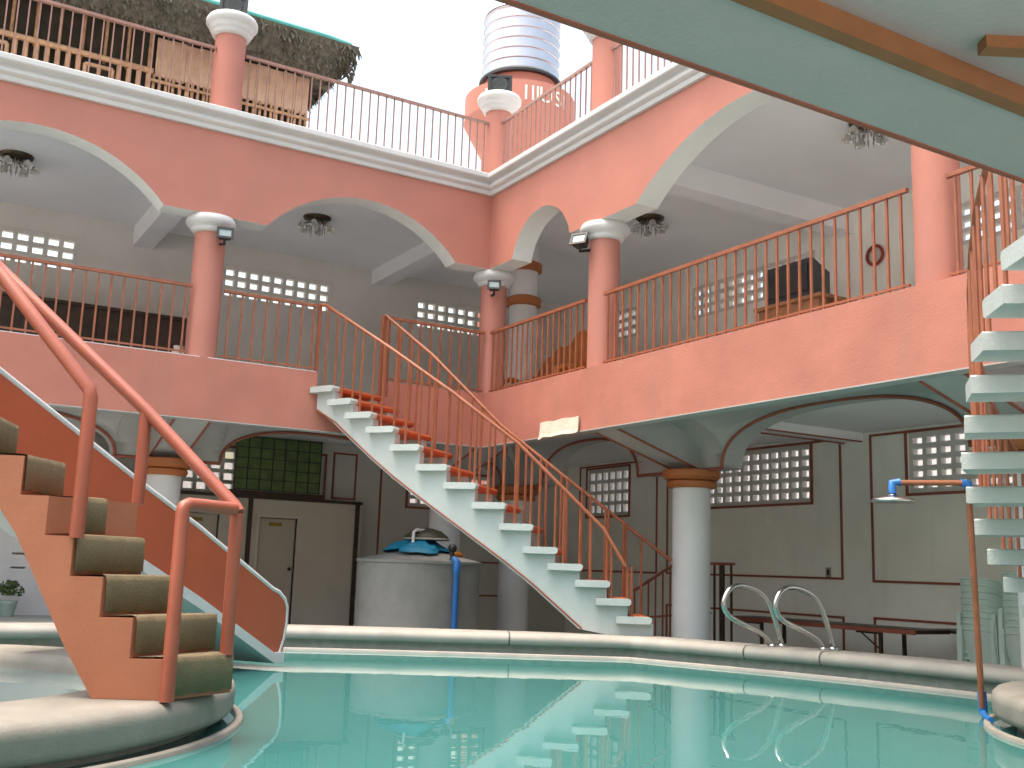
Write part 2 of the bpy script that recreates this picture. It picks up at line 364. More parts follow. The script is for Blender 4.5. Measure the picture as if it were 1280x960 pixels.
# lower arcade: coved spandrels --------------------------------------------------
D1 = 1.4; ZS = 1.9
def cove(ax, s0, s1, arches, cols, label):
    t = thing('lower_arcade', ((s0 + s1)/2 if ax == 'A' else D1, D1 if ax == 'A' else (s0 + s1)/2, ZS), label, 'arcade')
    P = (lambda s, d, z: (s, d, z)) if ax == 'A' else (lambda s, d, z: (d, s, z))
    pts = []; cur = s0
    for (a, b, rise) in sorted(arches):
        k = max(2, int(abs(a - cur) / .15))
        for i in range(k + 1): pts.append((cur + (a - cur) * i / k, ZS))
        for i in range(1, 44):
            q = i / 44; th = math.pi * (1 - q); c = (a + b)/2; h = (b - a)/2
            pts.append((c + h * math.copysign(abs(math.cos(th))**.85, math.cos(th)), ZS + rise * math.sin(th)**.8))
        pts.append((b, ZS)); cur = b
    k = max(2, int(abs(s1 - cur) / .15))
    for i in range(k + 1): pts.append((cur + (s1 - cur) * i / k, ZS))
    lim = 0.0
    def fr(s): return min(s, -.01) if True else s
    mb = MB(); ring = []
    D0 = .156; ZT = 2.50
    US = [0, .2, .4, .55, .68, .78, .86, .92, .96, .985, 1]
    for u in US:
        row = []
        for s, z in pts:
            sf = min(s, -.16); d = D0 + (D1 - D0) * u
            row.append(P(sf + (s - sf) * u, d, z + (ZT - z) * max(1 - u ** 2.6, 0) ** (1 / 2.6)))
        ring.append(row)
    for r in range(len(US) - 1): mb.strip(ring[r], ring[r + 1], MINT, True)
    part('coved_spandrel', mb, t)
    mb = MB(); lo0 = [P(s, D1, z) for s, z in pts]; lo1 = [P(s, D1 + .3, z) for s, z in pts]
    hi1 = [P(s, D1 + .3, 2.62) for s, z in pts]
    mb.strip(lo0, lo1, MINT, True); mb.strip(lo1, hi1, MINT)
    part('arch_soffit', mb, t)
    mb = MB(); mb.tube([P(s, D1 - .012, z - .006) for s, z in pts if s0 <= s <= s1], .02, TRIM, 6); part('arch_trim', mb, t)
    for c in cols:
        mb = MB(); tr = MB(); w = .21
        for side in (-1, 1): tr.tube([P(c + side * w, .165, PB - .004), P(c + side * w, D1 - .005, ZS - .004)], .015, TRIM, 6)
        pf = [(.158, PB + .002), (D1, ZS + .003), (D1, 2.5), (.158, 2.5)]
        A_ = [P(c - w, d, z) for d, z in pf]; B_ = [P(c + w, d, z) for d, z in pf]
        mb.add(A_ + B_, [(0, 1, 2, 3), (7, 6, 5, 4), (0, 4, 5, 1), (1, 5, 6, 2), (3, 7, 4, 0)], MINT)
        cb = part('corbel', mb, t); part('corbel_trim', tr, cb)
    return t
cove('A', XL, D1, [(-11.0, -8.4, .5), (-7.2, -4.47, .5), (-3.15, -.55, .51), (.42, 1.12, .35)], [-3.85, -7.85, .2], 'pale mint lower arcade of the left wing with brown arch trim')
cove('B', -9.98, D1, [(-9.4, -7.75, .45), (-6.45, -3.2, .59), (-1.62, .66, .56)], [-2.6, -7.1], 'pale mint lower arcade of the right wing with a wide arch over the long table')

# columns ------------------------------------------------------------------------
def lower_column(x, y, label, r=.225):
    t = thing('lower_column', (x, y, DK), label, 'column', 'white columns of the lower arcade')
    mb = MB(); mb.lathe([(r, 0), (r, 1.69 - DK)], (x, y, DK), COLW, 36); part('shaft', mb, t)
    mb = MB(); mb.lathe([(r + .002, 1.685), (r + .05, 1.69), (r + .07, 1.72), (r + .07, 1.76), (r + .04, 1.775), (r + .085, 1.785), (r + .12, 1.82), (r + .12, 1.885), (r + .11, 1.898)], (x, y, 0), ORANGE, 36, False); part('capital', mb, t)
lower_column(D1 + .02, -2.63, 'white round column with orange capital, left of the chrome pool ladder')
lower_column(.2, D1, 'white round column directly behind the grey water tank', .23)
lower_column(D1, D1, 'white round column in the dark corner under the pool stair', .23)
lower_column(-3.85, D1, 'white round column with orange capital behind the slide')
lower_column(D1 + .02, -7.1, 'white round column behind the right stair')
def upper_column(x, y, label, r=.185):
    t = thing('upper_column', (x, y, F2), label, 'column', 'salmon columns of the upper arcade')
    mb = MB(); mb.lathe([(r, F2), (r, 4.58)], (x, y, 0), PINK, 36); part('shaft', mb, t)
    mb = MB(); mb.lathe([(r + .003, 4.565), (r + .03, 4.575), (r + .045, 4.60), (r + .045, 4.62), (r + .055, 4.63), (r + .09, 4.65), (r + .115, 4.685), (r + .115, 4.72), (r + .10, 4.75), (r + .09, 4.768)], (x, y, 0), WHITE, 40); part('capital', mb, t)
upper_column(-3.82, .19, 'salmon upper column with white capital, left of the stair landing')
upper_column(.19, .19, 'salmon upper column standing at the inner corner of the two wings')
upper_column(.19, -2.47, 'salmon upper column with the angled floodlight on its capital')
upper_column(.19, -7.1, 'thick salmon upper column beside the right stair, capital hidden')
upper_column(-7.85, .19, 'salmon upper column at the far left of the left wing')
t = thing('interior_pillar', (1.42, 1.4, F2), 'white pillar with two orange rings behind the inner corner column', 'column')
mb = MB(); mb.lathe([(.22, F2), (.22, TOP)], (1.42, 1.4, 0), COLW, 36); part('shaft', mb, t)
for z in (4.72, 5.28):
    mb = MB(); mb.lathe([(.222, z), (.28, z + .02), (.28, z + .13), (.222, z + .16)], (1.42, 1.4, 0), ORANGE, 36, False); part('orange_ring', mb, t)
def roof_post(x, y, label):
    r = .19; t = thing('roof_post', (x, y, 6.095), label, 'post', 'salmon posts along the roof terrace')
    mb = MB(); mb.lathe([(r, 6.095), (r, 7.16)], (x, y, 0), PINK, 36); part('shaft', mb, t)
    mb = MB(); mb.lathe([(r + .003, 7.14), (r + .03, 7.15), (r + .05, 7.175), (r + .05, 7.20), (r + .062, 7.21), (r + .085, 7.24), (r + .085, 7.275), (r + .10, 7.285), (r + .13, 7.315), (r + .13, 7.36), (r + .11, 7.395), (r + .04, 7.41)], (x, y, 0), WHITE, 40); part('capital', mb, t)
roof_post(-3.78, .16, 'salmon roof post with white ringed cap in front of the thatched hut')
roof_post(.14, .14, 'salmon roof post with white ringed cap at the inner corner')
roof_post(.16, -2.5, 'salmon roof post right of the water tower, cap partly hidden')
roof_post(.16, -7.1, 'salmon roof post hidden above the overhanging slab')

# railings -----------------------------------------------------------------------
BALS = {}
def bal_mesh(h, w, m):
    k = (round(h, 3), w, m.name)
    if k not in BALS:
        mb = MB(); mb.box(-w/2, w/2, -w/2, w/2, 0, h, m); BALS[k] = mb.mesh('baluster', (0, 0, 0))
    return BALS[k]
def balusters(t, pts, h, w, m, rot=0):
    me = bal_mesh(h, w, m)
    for p in pts:
        o = bpy.data.objects.new('baluster', me); COL.objects.link(o); o.parent = t; o.location = Vector(p) - ORI[t.name]
def railing(name, p0, p1, z0, z1, m, label, group, sp=.14, w=.02, end_posts=(False, False), hw=.042):
    p0 = Vector((*p0, 0)); p1 = Vector((*p1, 0)); L_ = (p1 - p0).length
    t = thing(name, ((p0.x + p1.x)/2, (p0.y + p1.y)/2, z0), label, 'railing', group)
    up = Vector((0, 0, 1))
    mb = MB(); mb.bar(p0 + up * (z1 - .018), p1 + up * (z1 - .018), hw, .036, m); part('handrail', mb, t)
    mb = MB(); mb.bar(p0 + up * (z0 + .045), p1 + up * (z0 + .045), .024, .02, m); part('bottom_rail', mb, t)
    n = max(2, int(L_ / sp)); pts = [p0.lerp(p1, (i + .5) / n) + up * z0 for i in range(n)]
    balusters(t, pts, z1 - z0 - .03, w, m)
    for e, p in zip(end_posts, (p0, p1)):
        if e: mb = MB(); mb.box(p.x - .02, p.x + .02, p.y - .02, p.y + .02, z0 - .2, z1, m); part('newel_post', mb, t)
g1 = 'rust orange railings of the upper gallery'
RZ = 3.885
railing('gallery_railing', (-7.66, .07), (-4.01, .07), PT + .012, RZ, RAIL, 'rust orange gallery railing at the far left, before the dark cabinet', g1)
railing('gallery_railing', (-3.63, .07), (-2.40, .07), PT + .012, RZ, RAIL, 'short gallery railing between the left upper column and the stair landing', g1, end_posts=(False, True))
railing('gallery_railing', (-1.50, .07), (0.0, .07), PT, RZ, RAIL, 'short gallery railing between the stair landing and the corner column', g1, end_posts=(True, False))
railing('gallery_railing', (.07, 0), (.07, -2.28), PT, RZ, RAIL, 'gallery railing before the orange carved sofa', g1, sp=.125)
railing('gallery_railing', (.07, -2.66), (.07, -6.91), PT, RZ, RAIL, 'long gallery railing in front of the black television', g1, sp=.14)
railing('gallery_railing', (.07, -7.29), (.07, -9.9), PT, RZ, RAIL, 'gallery railing right of the thick column, behind the right stair', g1, sp=.14)
g2 = 'thin railings of the roof terrace'
RR = 6.96
railing('roof_railing', (-9.5, .10), (-3.97, .10), 6.095, RR, RAILR, 'roof railing in front of the bamboo fence of the hut', g2, sp=.115, w=.016)
railing('roof_railing', (-3.59, .10), (-.05, .10), 6.095, RR, RAILR, 'roof railing between the hut and the inner corner post, against white sky', g2, sp=.115, w=.016)
railing('roof_railing', (.10, -.05), (.10, -2.31), 6.095, RR, RAILR, 'roof railing in front of the water tower', g2, sp=.115, w=.016)
railing('roof_railing', (.10, -2.69), (.10, -6.9), 6.095, RR, RAILR, 'roof railing running behind the overhanging slab on the right', g2, sp=.115, w=.016)

# stairs -------------------------------------------------------------------------
def tangents(P):
    T = []
    for i in range(len(P)):
        a = P[max(i - 1, 0)]; b = P[min(i + 1, len(P) - 1)]
        d = Vector((b[0] - a[0], b[1] - a[1], 0)).normalized(); T.append(d)
    return T
def staircase(P, Z, sign, width, left_rail, right_rail, label, zfoot, deep, stringers=None, tread_m=None):
    """P: left nosing points from the top down, Z their heights."""
    t = thing('pool_staircase', (P[-1][0], P[-1][1], zfoot), label, 'staircase', 'open stairs from the pool to the upper gallery')
    T = tangents(P); N_ = [Vector((-d.y, d.x, 0)) * sign for d in T]
    tk_ = .115 if tread_m else .074
    pr_ = [(0, -.03), (.012, -.004), (.03, 0), (.37, 0), (.385, -.012), (.385, -tk_), (.03, -tk_), (.008, -tk_ + .013)]
    for i, (p, z) in enumerate(zip(P, Z)):
        F = Vector((p[0], p[1], z)); u = -T[i]; n = N_[i]
        mb = MB(); k = len(pr_)
        cuts = [0, .13, width]; ms = [STAIRW, tread_m or OR_TREAD]
        rows = [[F + u * a + n * c + Vector((0, 0, b)) for a, b in pr_] for c in cuts]
        for j in range(2):
            mb.add(rows[j] + rows[j + 1], [(q, (q + 1) % k, k + (q + 1) % k, k + q) for q in range(k)], ms[j])
        mb.add(rows[0], [tuple(range(k))], STAIRW); mb.add(rows[2], [tuple(range(k))[::-1]], ms[1])
        part('tread', mb, t)
    for off in (stringers or (.09, width - .2)):
        mb = MB(); low = []
        ext = list(zip(P, Z, T, N_))
        for i in range(len(P)):
            p = Vector((P[i][0], P[i][1], 0)) + N_[i] * off
            zb = max(Z[i] - deep(i, len(P)), zfoot)
            low.append(Vector((p.x, p.y, zb)))
        e = Vector((P[0][0], P[0][1], 0)) + N_[0] * off - T[0] * .34
        low = [Vector((e.x, e.y, Z[0] - deep(0, len(P)) + .18))] + low
        lw = .12
        for i in range(len(low) - 1):
            a, b = low[i], low[i + 1]; n0 = N_[max(i - 1, 0)] * lw; n1 = N_[i] * lw
            zt = Z[i] - tk_
            # body between nosing i-1 and nosing i sits under tread i
            tb = Vector((b.x, b.y, zt)); ta = Vector((a.x, a.y, zt))
            sft = T[i] * -.035
            bb = b + sft if i < len(low) - 2 else b + T[i] * .02
            tb = tb + sft if i < len(low) - 2 else tb + T[i] * .02
            aa = a + (T[max(i - 1, 0)] * -.035 if i > 0 else Vector((0, 0, 0))); ta = ta + (T[max(i - 1, 0)] * -.035 if i > 0 else Vector((0, 0, 0)))
            if zt <= max(aa.z, bb.z) + .01: aa.z = min(aa.z, zt - .02); bb.z = min(bb.z, zt - .02)
            mb.hexa([aa, aa + n0, bb + n1, bb, ta, ta + n0, tb + n1, tb], STAIRW)
        s_ = part('stringer', mb, t)
        tr = MB(); tr.tube([q - N_[max(i - 1, 0)] * .004 + Vector((0, 0, .004)) for i, q in enumerate(low) if q.z > zfoot + .003], .011, TRIM, 6); part('edge_trim', tr, s_)
    for off, rl in ((.07, left_rail), (width - .06, right_rail)):
        mb = MB(); mb.tube(rl, .022, RAIL, 8); part('handrail', mb, t)
        # cumulative parameter of rail by distance to curve: project in plan
        nP = len(P)
        for i in range(nP):
            for fr_ in (.04, .22):
                b = Vector((P[i][0], P[i][1], 0)) + N_[i] * off - T[i] * fr_
                best = None
                for a_, c_ in zip(rl, rl[1:]):
                    a2 = Vector((a_[0], a_[1], 0)); c2 = Vector((c_[0], c_[1], 0)); d = c2 - a2
                    q = max(0, min(1, (b - a2).dot(d) / max(d.length_squared, 1e-9))); pt = a2 + d * q
                    dist = (pt - b).length
                    if best is None or dist < best[0]: best = (dist, a_[2] + (c_[2] - a_[2]) * q)
                if best[0] > .11: continue
                h = best[1] - Z[i]
                if h < .15: continue
                o = bpy.data.objects.new('baluster', bal_mesh(h, .02, RAIL)); COL.objects.link(o); o.parent = t; o.location = Vector((b.x, b.y, Z[i])) - ORI[t.name]
    return t
OR_TREAD = mat('orange_red_tread', (.42, .09, .03), .6, .12, 5.0, .3, 60, .25)
S1 = [(-2.34, -.38), (-2.21, -.67), (-2.06, -.95), (-1.88, -1.22), (-1.68, -1.51), (-1.45, -1.78), (-1.21, -2.04), (-.96, -2.28), (-.72, -2.49), (-.50, -2.66), (-.28, -2.83), (-.03, -3.0), (.16, -3.13), (.35, -3.25)]
Z1 = [2.806, 2.627, 2.447, 2.265, 2.044, 1.813, 1.608, 1.391, 1.161, .916, .744, .574, .387, .2]
staircase(S1, Z1, 1, .93,
          [(-2.40, .05, 3.885), (-2.37, -.07, 3.86), (-1.9, -1.06, 3.21), (-1.4, -1.74, 2.65), (-.83, -2.3, 2.06), (-.58, -2.51, 1.75), (-.07, -2.9, 1.14), (.14, -3.04, .73)],
          [(-1.50, .05, 3.885), (-1.16, -.7, 3.28), (-.56, -1.43, 2.38), (0, -1.93, 1.8), (.28, -2.12, 1.55), (1.1, -2.65, .82)],
          'white and orange open staircase curving from the pool corner up to the left wing landing', 0.0,
          lambda i, n: Z1[i] - (2.8 - .2 * i - .45 - .03 * i))
S2 = [(-1.95, -9.45), (-1.81, -9.15), (-1.64, -8.87), (-1.45, -8.61), (-1.24, -8.37), (-1.0, -8.15), (-.74, -7.94), (-.46, -7.75), (-.15, -7.59), (.18, -7.44), (.54, -7.31), (.91, -7.2), (1.31, -7.1), (1.74, -7.03), (2.15, -6.98)]
Z2 = [.2 * k + .13 for k in range(14, -1, -1)]; Z2[0] = 2.77
def off_curve(P, sign, o):
    T = tangents(P); return [Vector((p[0], p[1], 0)) + Vector((-d.y, d.x, 0)) * sign * o for p, d in zip(P, T)]
l2 = [Vector((q.x, q.y, z + .88)) for q, z in zip(off_curve(S2, -1, .07), Z2)]
r2 = [Vector((q.x, q.y, z + .88)) for q, z in zip(off_curve(S2, -1, .97), Z2)]
staircase(S2, Z2, -1, 1.03, l2, r2, 'white open staircase at the right edge, curving up to the overhanging slab', DK, lambda i, n: .3, (.62,), STAIRW)

# pool ---------------------------------------------------------------------------
PA = [(-12.4, -1.55), (-9, -1.55), (-6, -1.55), (-4.2, -1.42), (-2.95, -1.66), (.03, -3.28)]
PBk = [(.03, -3.28), (.30, -4.05), (.58, -4.80), (.80, -5.55), (.93, -6.3), (1.02, -7.1), (1.02, -9.6), (.3, -10.8), (-1, -11.2), (-6, -11.2), (-12.4, -11.2)]
def smooth_poly(P, it=2, closed=False):
    P = [Vector((*p[:2], 0)) for p in P]
    for _ in range(it):
        Q = [P[0]]
        for a, b in zip(P, P[1:]): Q += [a.lerp(b, .25), a.lerp(b, .75)]
        Q.append(P[-1]); P = Q
    return P
PL = smooth_poly(PA, 2)[:-1] + smooth_poly(PBk, 2)
def normals_out(P):     # points away from the deck, into the pool (pool on the right-hand side walking along P)
    T = tangents(P); return [Vector((d.y, -d.x, 0)) for d in T]
NP = normals_out(PL)
def sweep(P, N_, prof, m, smooth=True, closed=False):
    mb = MB(); k = len(prof)
    rows = [[Vector((p.x, p.y, 0)) + n * o + Vector((0, 0, z)) for o, z in prof] for p, n in zip(P, N_)]
    vs = [q for r in rows for q in r]; fs = []
    m_ = len(P)
    for i in range(m_ if closed else m_ - 1):
        for j in range(k - 1): fs.append((i * k + j, ((i + 1) % m_) * k + j, ((i + 1) % m_) * k + j + 1, i * k + j + 1))
    mb.add(vs, fs, m, smooth); return mb
cope_prof = [(-.52, DK), (-.52, -.03), (-.49, -.005), (-.45, 0), (-.44, 0), (-.08, 0), (-.06, -.001), (-.02, -.015), (.005, -.04), (.012, -.07), (.0, -.105), (-.03, -.125), (-.12, -.13)]
wall_prof = [(-.12, -.128), (-.125, -.235), (.035, -.24)]
lip_prof = [(.035, -.245), (.038, -.208), (.045, -.202), (.072, -.202), (.08, -.212), (.08, -.30), (.075, -1.4)]
pe = thing('pool_edge', (-3, -3, DK), 'cream rounded concrete coping with gutter lip around the turquoise pool', 'pool coping')
part('coping', sweep(PL, NP, cope_prof, COPE), pe); part('gutter_wall', sweep(PL, NP, wall_prof, GUTTER, False), pe); part('gutter_lip', sweep(PL, NP, lip_prof, COPE), pe)
mb = MB(); mb.add([(-13, -11.6, WL), (1.9, -11.6, WL), (1.9, -1.2, WL), (-13, -1.2, WL)], [(0, 1, 2, 3)], WATER)
top('pool_water', mb, kind='structure', recalc=False)
# deck: one sheet outside the pool, strips from the coping's back out to the walls
mb = MB()
inner = [p + n * -.50 for p, n in zip(PL, NP)]
outer = []
for p in inner:
    c = Vector((-4.0, -6.2, 0)); d = (p - c); outer.append(c + d * (26 / max(d.length, .1)))
mb.strip([(p.x, p.y, DK) for p in inner], [(p.x, p.y, DK) for p in outer], DECK)
top('pool_deck', mb, kind='structure')
mb = MB(); mb.add([(-90, -90, -.75), (90, -90, -.75), (90, 90, -.75), (-90, 90, -.75)], [(0, 1, 2, 3)], GROUND); top('ground', mb, kind='structure', recalc=False)

# kids' pool ring ------------------------------------------------------------------
nk = 112
ang = [2 * math.pi * i / nk for i in range(nk)]
JOINT = mat('joint_gap', (.10, .095, .085), .9, .1, 9.0)
def pool_ring(KC, Ro, w, zt, label, joints, wname):
    ringP = [KC + Vector((math.cos(a), math.sin(a), 0)) * Ro for a in ang]; ringN = [Vector((math.cos(a), math.sin(a), 0)) for a in ang]
    kt = thing('small_pool_rim', (KC.x, KC.y, -.6), label, 'pool rim')
    rp = [(o, z + zt) for o, z in ((-w, -.30), (-w, -.06), (-w + .02, -.02), (-w + .06, 0), (-w + .08, 0), (-.09, 0), (-.07, -.001), (-.03, -.010), (-.008, -.033), (0, -.06), (0, -.075), (-.002, -.135), (-.006, -.155), (-.03, -.178), (-.14, -.182))]
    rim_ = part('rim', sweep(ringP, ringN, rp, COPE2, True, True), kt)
    for j in joints:
        jp = [KC + Vector((math.cos(j + d), math.sin(j + d), 0)) * Ro for d in (-.0035, .0035)]; jn = [Vector((math.cos(j), math.sin(j), 0))] * 2
        part('joint', sweep(jp, jn, [(o + .0025, z + .0025) if z > -.17 else (o, z - .002) for o, z in rp[3:]], JOINT, False), rim_)
    part('gutter_wall', sweep(ringP, ringN, [(-.14, -.18 + zt), (-.145, -.26), (.005, -.262)], GUTTER, False, True), kt)
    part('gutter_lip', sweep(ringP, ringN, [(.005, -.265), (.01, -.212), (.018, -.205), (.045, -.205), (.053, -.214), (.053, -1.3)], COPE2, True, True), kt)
    mb = MB(); mb.add([tuple(KC + Vector((math.cos(a), math.sin(a), 0)) * (Ro - w + .03) + Vector((0, 0, -.10))) for a in ang], [tuple(range(nk))], WATER2)
    top(wname, mb, kind='structure', recalc=False)
pool_ring(Vector((-7.3, -5.6, 0)), 2.33, .66, 0, 'round cream concrete rim of the small pool under the carpeted slide stair', (R(-12), R(-70), R(40), R(120), R(-130)), 'kiddie_pool_water')
pool_ring(Vector((.52, -9.48, 0)), 1.89, .60, .012, 'round cream concrete rim at the right edge, at the foot of the shower pipe', (R(150), R(100), R(200)), 'spa_water')
# joints in the main coping
for px_, nm in ((-1.25, 0), (-3.9, 0), (.44, 1), (.72, 1), (-6.5, 0)):
    i = min(range(len(PL)), key=lambda q: abs(PL[q].x - px_) + (0 if (PL[q].y < -3.4) == bool(nm) else 9) + (9 if PL[q].y < -7.5 else 0))
    t_ = Vector((NP[i].y, -NP[i].x, 0)) * .008
    part('joint', sweep([PL[i] - t_, PL[i] + t_], [NP[i]] * 2, [(o + .003, z + .003) if z > -.11 else (o, z - .003) for o, z in cope_prof[3:]], JOINT, False), pe)

# slide and its stair ---------------------------------------------------------------
AK = [(-5.69, -7.21), (-5.85, -7.125), (-5.99, -7.05), (-6.13, -6.99), (-6.25, -6.93), (-6.37, -6.87), (-6.52, -6.80), (-6.68, -6.71), (-6.84, -6.64), (-7.0, -6.58), (-7.16, -6.52)]
BK = [(-5.31, -6.97), (-5.37, -6.84), (-5.55, -6.78), (-5.74, -6.69), (-5.78, -6.66), (-6.14, -6.51), (-6.37, -6.38), (-6.55, -6.26), (-6.72, -6.17), (-6.88, -6.09), (-7.04, -6.02)]
RS = .187
st = thing('slide_stair', (-6.2, -6.9, 0), 'salmon concrete stair with olive carpeted steps leading up to the slide', 'stair')
mb = MB(); n = len(AK)
zs = [RS * (k + 1) for k in range(n)]
def soff(k): return max(.002, .25 * (k - 2)) if k < 6 else .97 + (k - 6) * RS
for pts, flip in ((AK, 0), (BK, 1)):
    for k in range(n - 1):
        a, b = pts[k], pts[k + 1]; za = soff(k); zb = soff(k + 1)
        mb.add([(*a, za), (*b, zb), (*b, zs[k]), (*a, zs[k])], [(0, 1, 2, 3)], STSIDE)
for k in range(n - 1):
    z0 = zs[k - 1] if k else .001
    mb.add([(*AK[k], z0), (*BK[k], z0), (*BK[k], zs[k]), (*AK[k], zs[k])], [(0, 1, 2, 3)], STSIDE)
    mb.add([(*AK[k], zs[k]), (*BK[k], zs[k]), (*BK[k + 1], zs[k]), (*AK[k + 1], zs[k])], [(0, 1, 2, 3)], STSIDE)
    mb.add([(*AK[k], soff(k)), (*BK[k], soff(k)), (*BK[k + 1], soff(k + 1)), (*AK[k + 1], soff(k + 1))], [(3, 2, 1, 0)], STSIDE)
mb.add([(*AK[n-1], soff(n-1)), (*BK[n-1], soff(n-1)), (*BK[n-1], zs[n-2]), (*AK[n-1], zs[n-2])], [(0, 1, 2, 3)], STSIDE)
part('stair_body', mb, st)
for k in range(n - 1):
    a = Vector((*AK[k], 0)); b = Vector((*BK[k], 0)); d = (b - a); out = Vector((d.y, -d.x, 0)).normalized()
    if out.dot(Vector((1, -.6, 0))) < 0: out = -out
    q0, q1 = (.02, .985) if k != 4 else (.38, .62)
    z0 = (zs[k - 1] if k else .0) + .022
    a1 = Vector((*AK[k + 1], 0)); b1 = Vector((*BK[k + 1], 0))
    mb = MB(); W_ = 14
    prof_rows = []
    for i in range(W_ + 1):
        q = q0 + (q1 - q0) * i / W_; f = a.lerp(b, q); g = a1.lerp(b1, q); wob = .006 * math.sin(i * 1.7 * (q1 - q0) + k)
        up = Vector((0, 0, 1))
        prof_rows.append([f + out * .006 + up * (z0 + wob), f + out * (.016 + wob * .6) + up * (z0 + wob), f + out * (.014 + wob * .5) + up * (zs[k] - .02), f + out * .009 + up * (zs[k] + .006), f - out * .02 + up * (zs[k] + .012), g + out * .002 + up * (zs[k] + .008)])
    kk = len(prof_rows[0])
    mb.add([p for r_ in prof_rows for p in r_], [(i * kk + j, (i + 1) * kk + j, (i + 1) * kk + j + 1, i * kk + j + 1) for i in range(W_) for j in range(kk - 1)], CARPET, True)
    part('carpet_strip', mb, st)
# pipes
r_ = .034
mb = MB(); mb.tube([(-5.69, -7.245, .0), (-5.69, -7.245, .885), (-5.685, -7.24, .905), (-5.66, -7.225, .918), (-5.38, -7.03, .918)], r_, PIPE, 14); part('newel_loop', mb, st)
mb = MB(); mb.tube([(-5.35, -6.985, RS), (-5.35, -6.985, .90)], r_, PIPE, 14); part('newel_post', mb, st)
mb = MB(); mb.tube([(-5.345, -7.0, .90), (-5.36, -6.975, .935), (-5.77, -6.60, 1.435), (-6.52, -6.03, 2.23), (-7.1, -5.62, 2.8)], r_, PIPE, 14); part('handrail', mb, st)
mb = MB(); mb.tube([(-5.77, -6.60, .935), (-5.77, -6.60, 1.43)], r_ * .95, PIPE, 14); part('rail_post', mb, st)
mb = MB(); mb.tube([(-6.12, -7.01, .74), (-6.12, -7.01, 1.42), (-6.13, -7.0, 1.46), (-6.55, -6.60, 2.06), (-7.0, -6.2, 2.68)], r_, PIPE, 14); part('handrail', mb, st)
# slide chute
sl = thing('water_slide', (-4.6, -4.2, WL), 'orange pool slide with white rim, sloping down beside the carpeted stair', 'slide')
rim = [(-7.75, -6.35, 2.50), (-7.2, -5.93, 2.22), (-6.4, -5.33, 1.765), (-5.33, -4.50, 1.19), (-4.78, -4.10, .905), (-4.25, -3.71, .60), (-3.95, -3.48, .43)]
dirn = Vector((rim[-1][0] - rim[2][0], rim[-1][1] - rim[2][1], 0)).normalized(); side = Vector((-dirn.y, dirn.x, 0))   # to the far side
h_ = .60
topL = [Vector(p) for p in rim] ; botL = [Vector(p) - Vector((0, 0, h_)) + dirn * .03 for p in rim]
endc = [(.10, -.03), (.19, -.09), (.235, -.16), (.24, -.28), (.215, -.42), (.17, -.52), (.10, -.615)]
eT = topL[-1]
outline = topL + [eT + dirn * a + Vector((0, 0, b)) for a, b in endc]
botE = list(botL)
wid = .62
def sidewall(o):
    mb = MB(); th = side * .03
    O = side * o
    # strip between the rim and the floor line; the rounded end closes it
    top_ = topL + [eT + dirn * a + Vector((0, 0, b)) for a, b in endc[:4]]
    bot_ = botL[:-1] + [botL[-1] + Vector((0, 0, 0))] + [botL[-1] + dirn * a + Vector((0, 0, b)) for a, b in ((.06, -.01), (.12, .0), (.17, .05), (.20, .13))]
    a = [p + O for p in top_]; b = [p + O for p in bot_]; a2 = [p + th for p in a]; b2 = [p + th for p in b]
    mb.strip(a, b, SLIDE); mb.strip(b2, a2, SLIDE); mb.strip(a2, a, SLIDE); mb.strip(b, b2, SLIDE)
    mb.add([a[-1], b[-1], b2[-1], a2[-1]], [(0, 1, 2, 3)], SLIDE)
    return mb
for o in (0, wid): 
    w_ = part('side_wall', sidewall(o), sl)
    mb = MB(); mb.tube([p + side * (o + .015) for p in outline], .024, WHITE, 8); part('rim_bead', mb, w_)
mb = MB(); fl = [p - Vector((0, 0, .02)) for p in botL] + [botL[-1] + dirn * .14 + Vector((0, 0, -.02))]
for o0, o1, mm in ((-.045, wid + .075, WHITE),):
    a = [p + side * o0 for p in fl]; b = [p + side * o1 for p in fl]; up = Vector((0, 0, .085))
    mb.strip(a, b, mm); mb.strip([p + up for p in b], [p + up for p in a], WHITE); mb.strip([p + up for p in a], a, mm); mb.strip(b, [p + up for p in b], mm)
    mb.add([a[-1], b[-1], b[-1] + up, a[-1] + up], [(0, 1, 2, 3)], mm)
part('chute_floor', mb, sl)
mb = MB(); mb.hexa([(-8.6, -6.9, 1.86), (-7.05, -6.62, 1.86), (-7.25, -5.7, 1.86), (-8.6, -5.6, 1.86), (-8.6, -6.9, 2.02), (-7.05, -6.62, 2.02), (-7.25, -5.7, 2.02), (-8.6, -5.6, 2.02)], STSIDE); part('platform', mb, st)
mb = MB(); mb.lathe([(.22, -.6), (.22, 1.86)], (-7.9, -6.2, 0), STSIDE, 24); part('support_column', mb, st)

# overhanging slab in the foreground (third wing) ---------------------------------------
ov = thing('overhanging_slab', (-4, YC - 1, PB), 'pale mint slab overhead with brown edge lines, upper right of the view', 'slab')
mb = MB(); mb.box(-14, CW, YC - .37, YC, PB, PT, MINT); part('edge_beam', mb, ov)
mb = MB(); mb.box(-14, CW, -13.6, YC - .372, PB + .06, F2, MINT); part('slab', mb, ov)
mb = MB(); mb.box(-14, 0, YC, YC + .022, PB - .006, PB + .03, TRIM); part('edge_trim', mb, ov)
mb = MB(); mb.box(-14, CW, YC - .42, YC - .365, PB - .012, PB + .058, TRIM2); part('beam_trim', mb, ov)
mb = MB(); mb.bar((-4.17, -10.54, PB + .045), (-2.6, -11.42, PB + .045), .06, .05, TRIM2); part('soffit_trim', mb, ov)

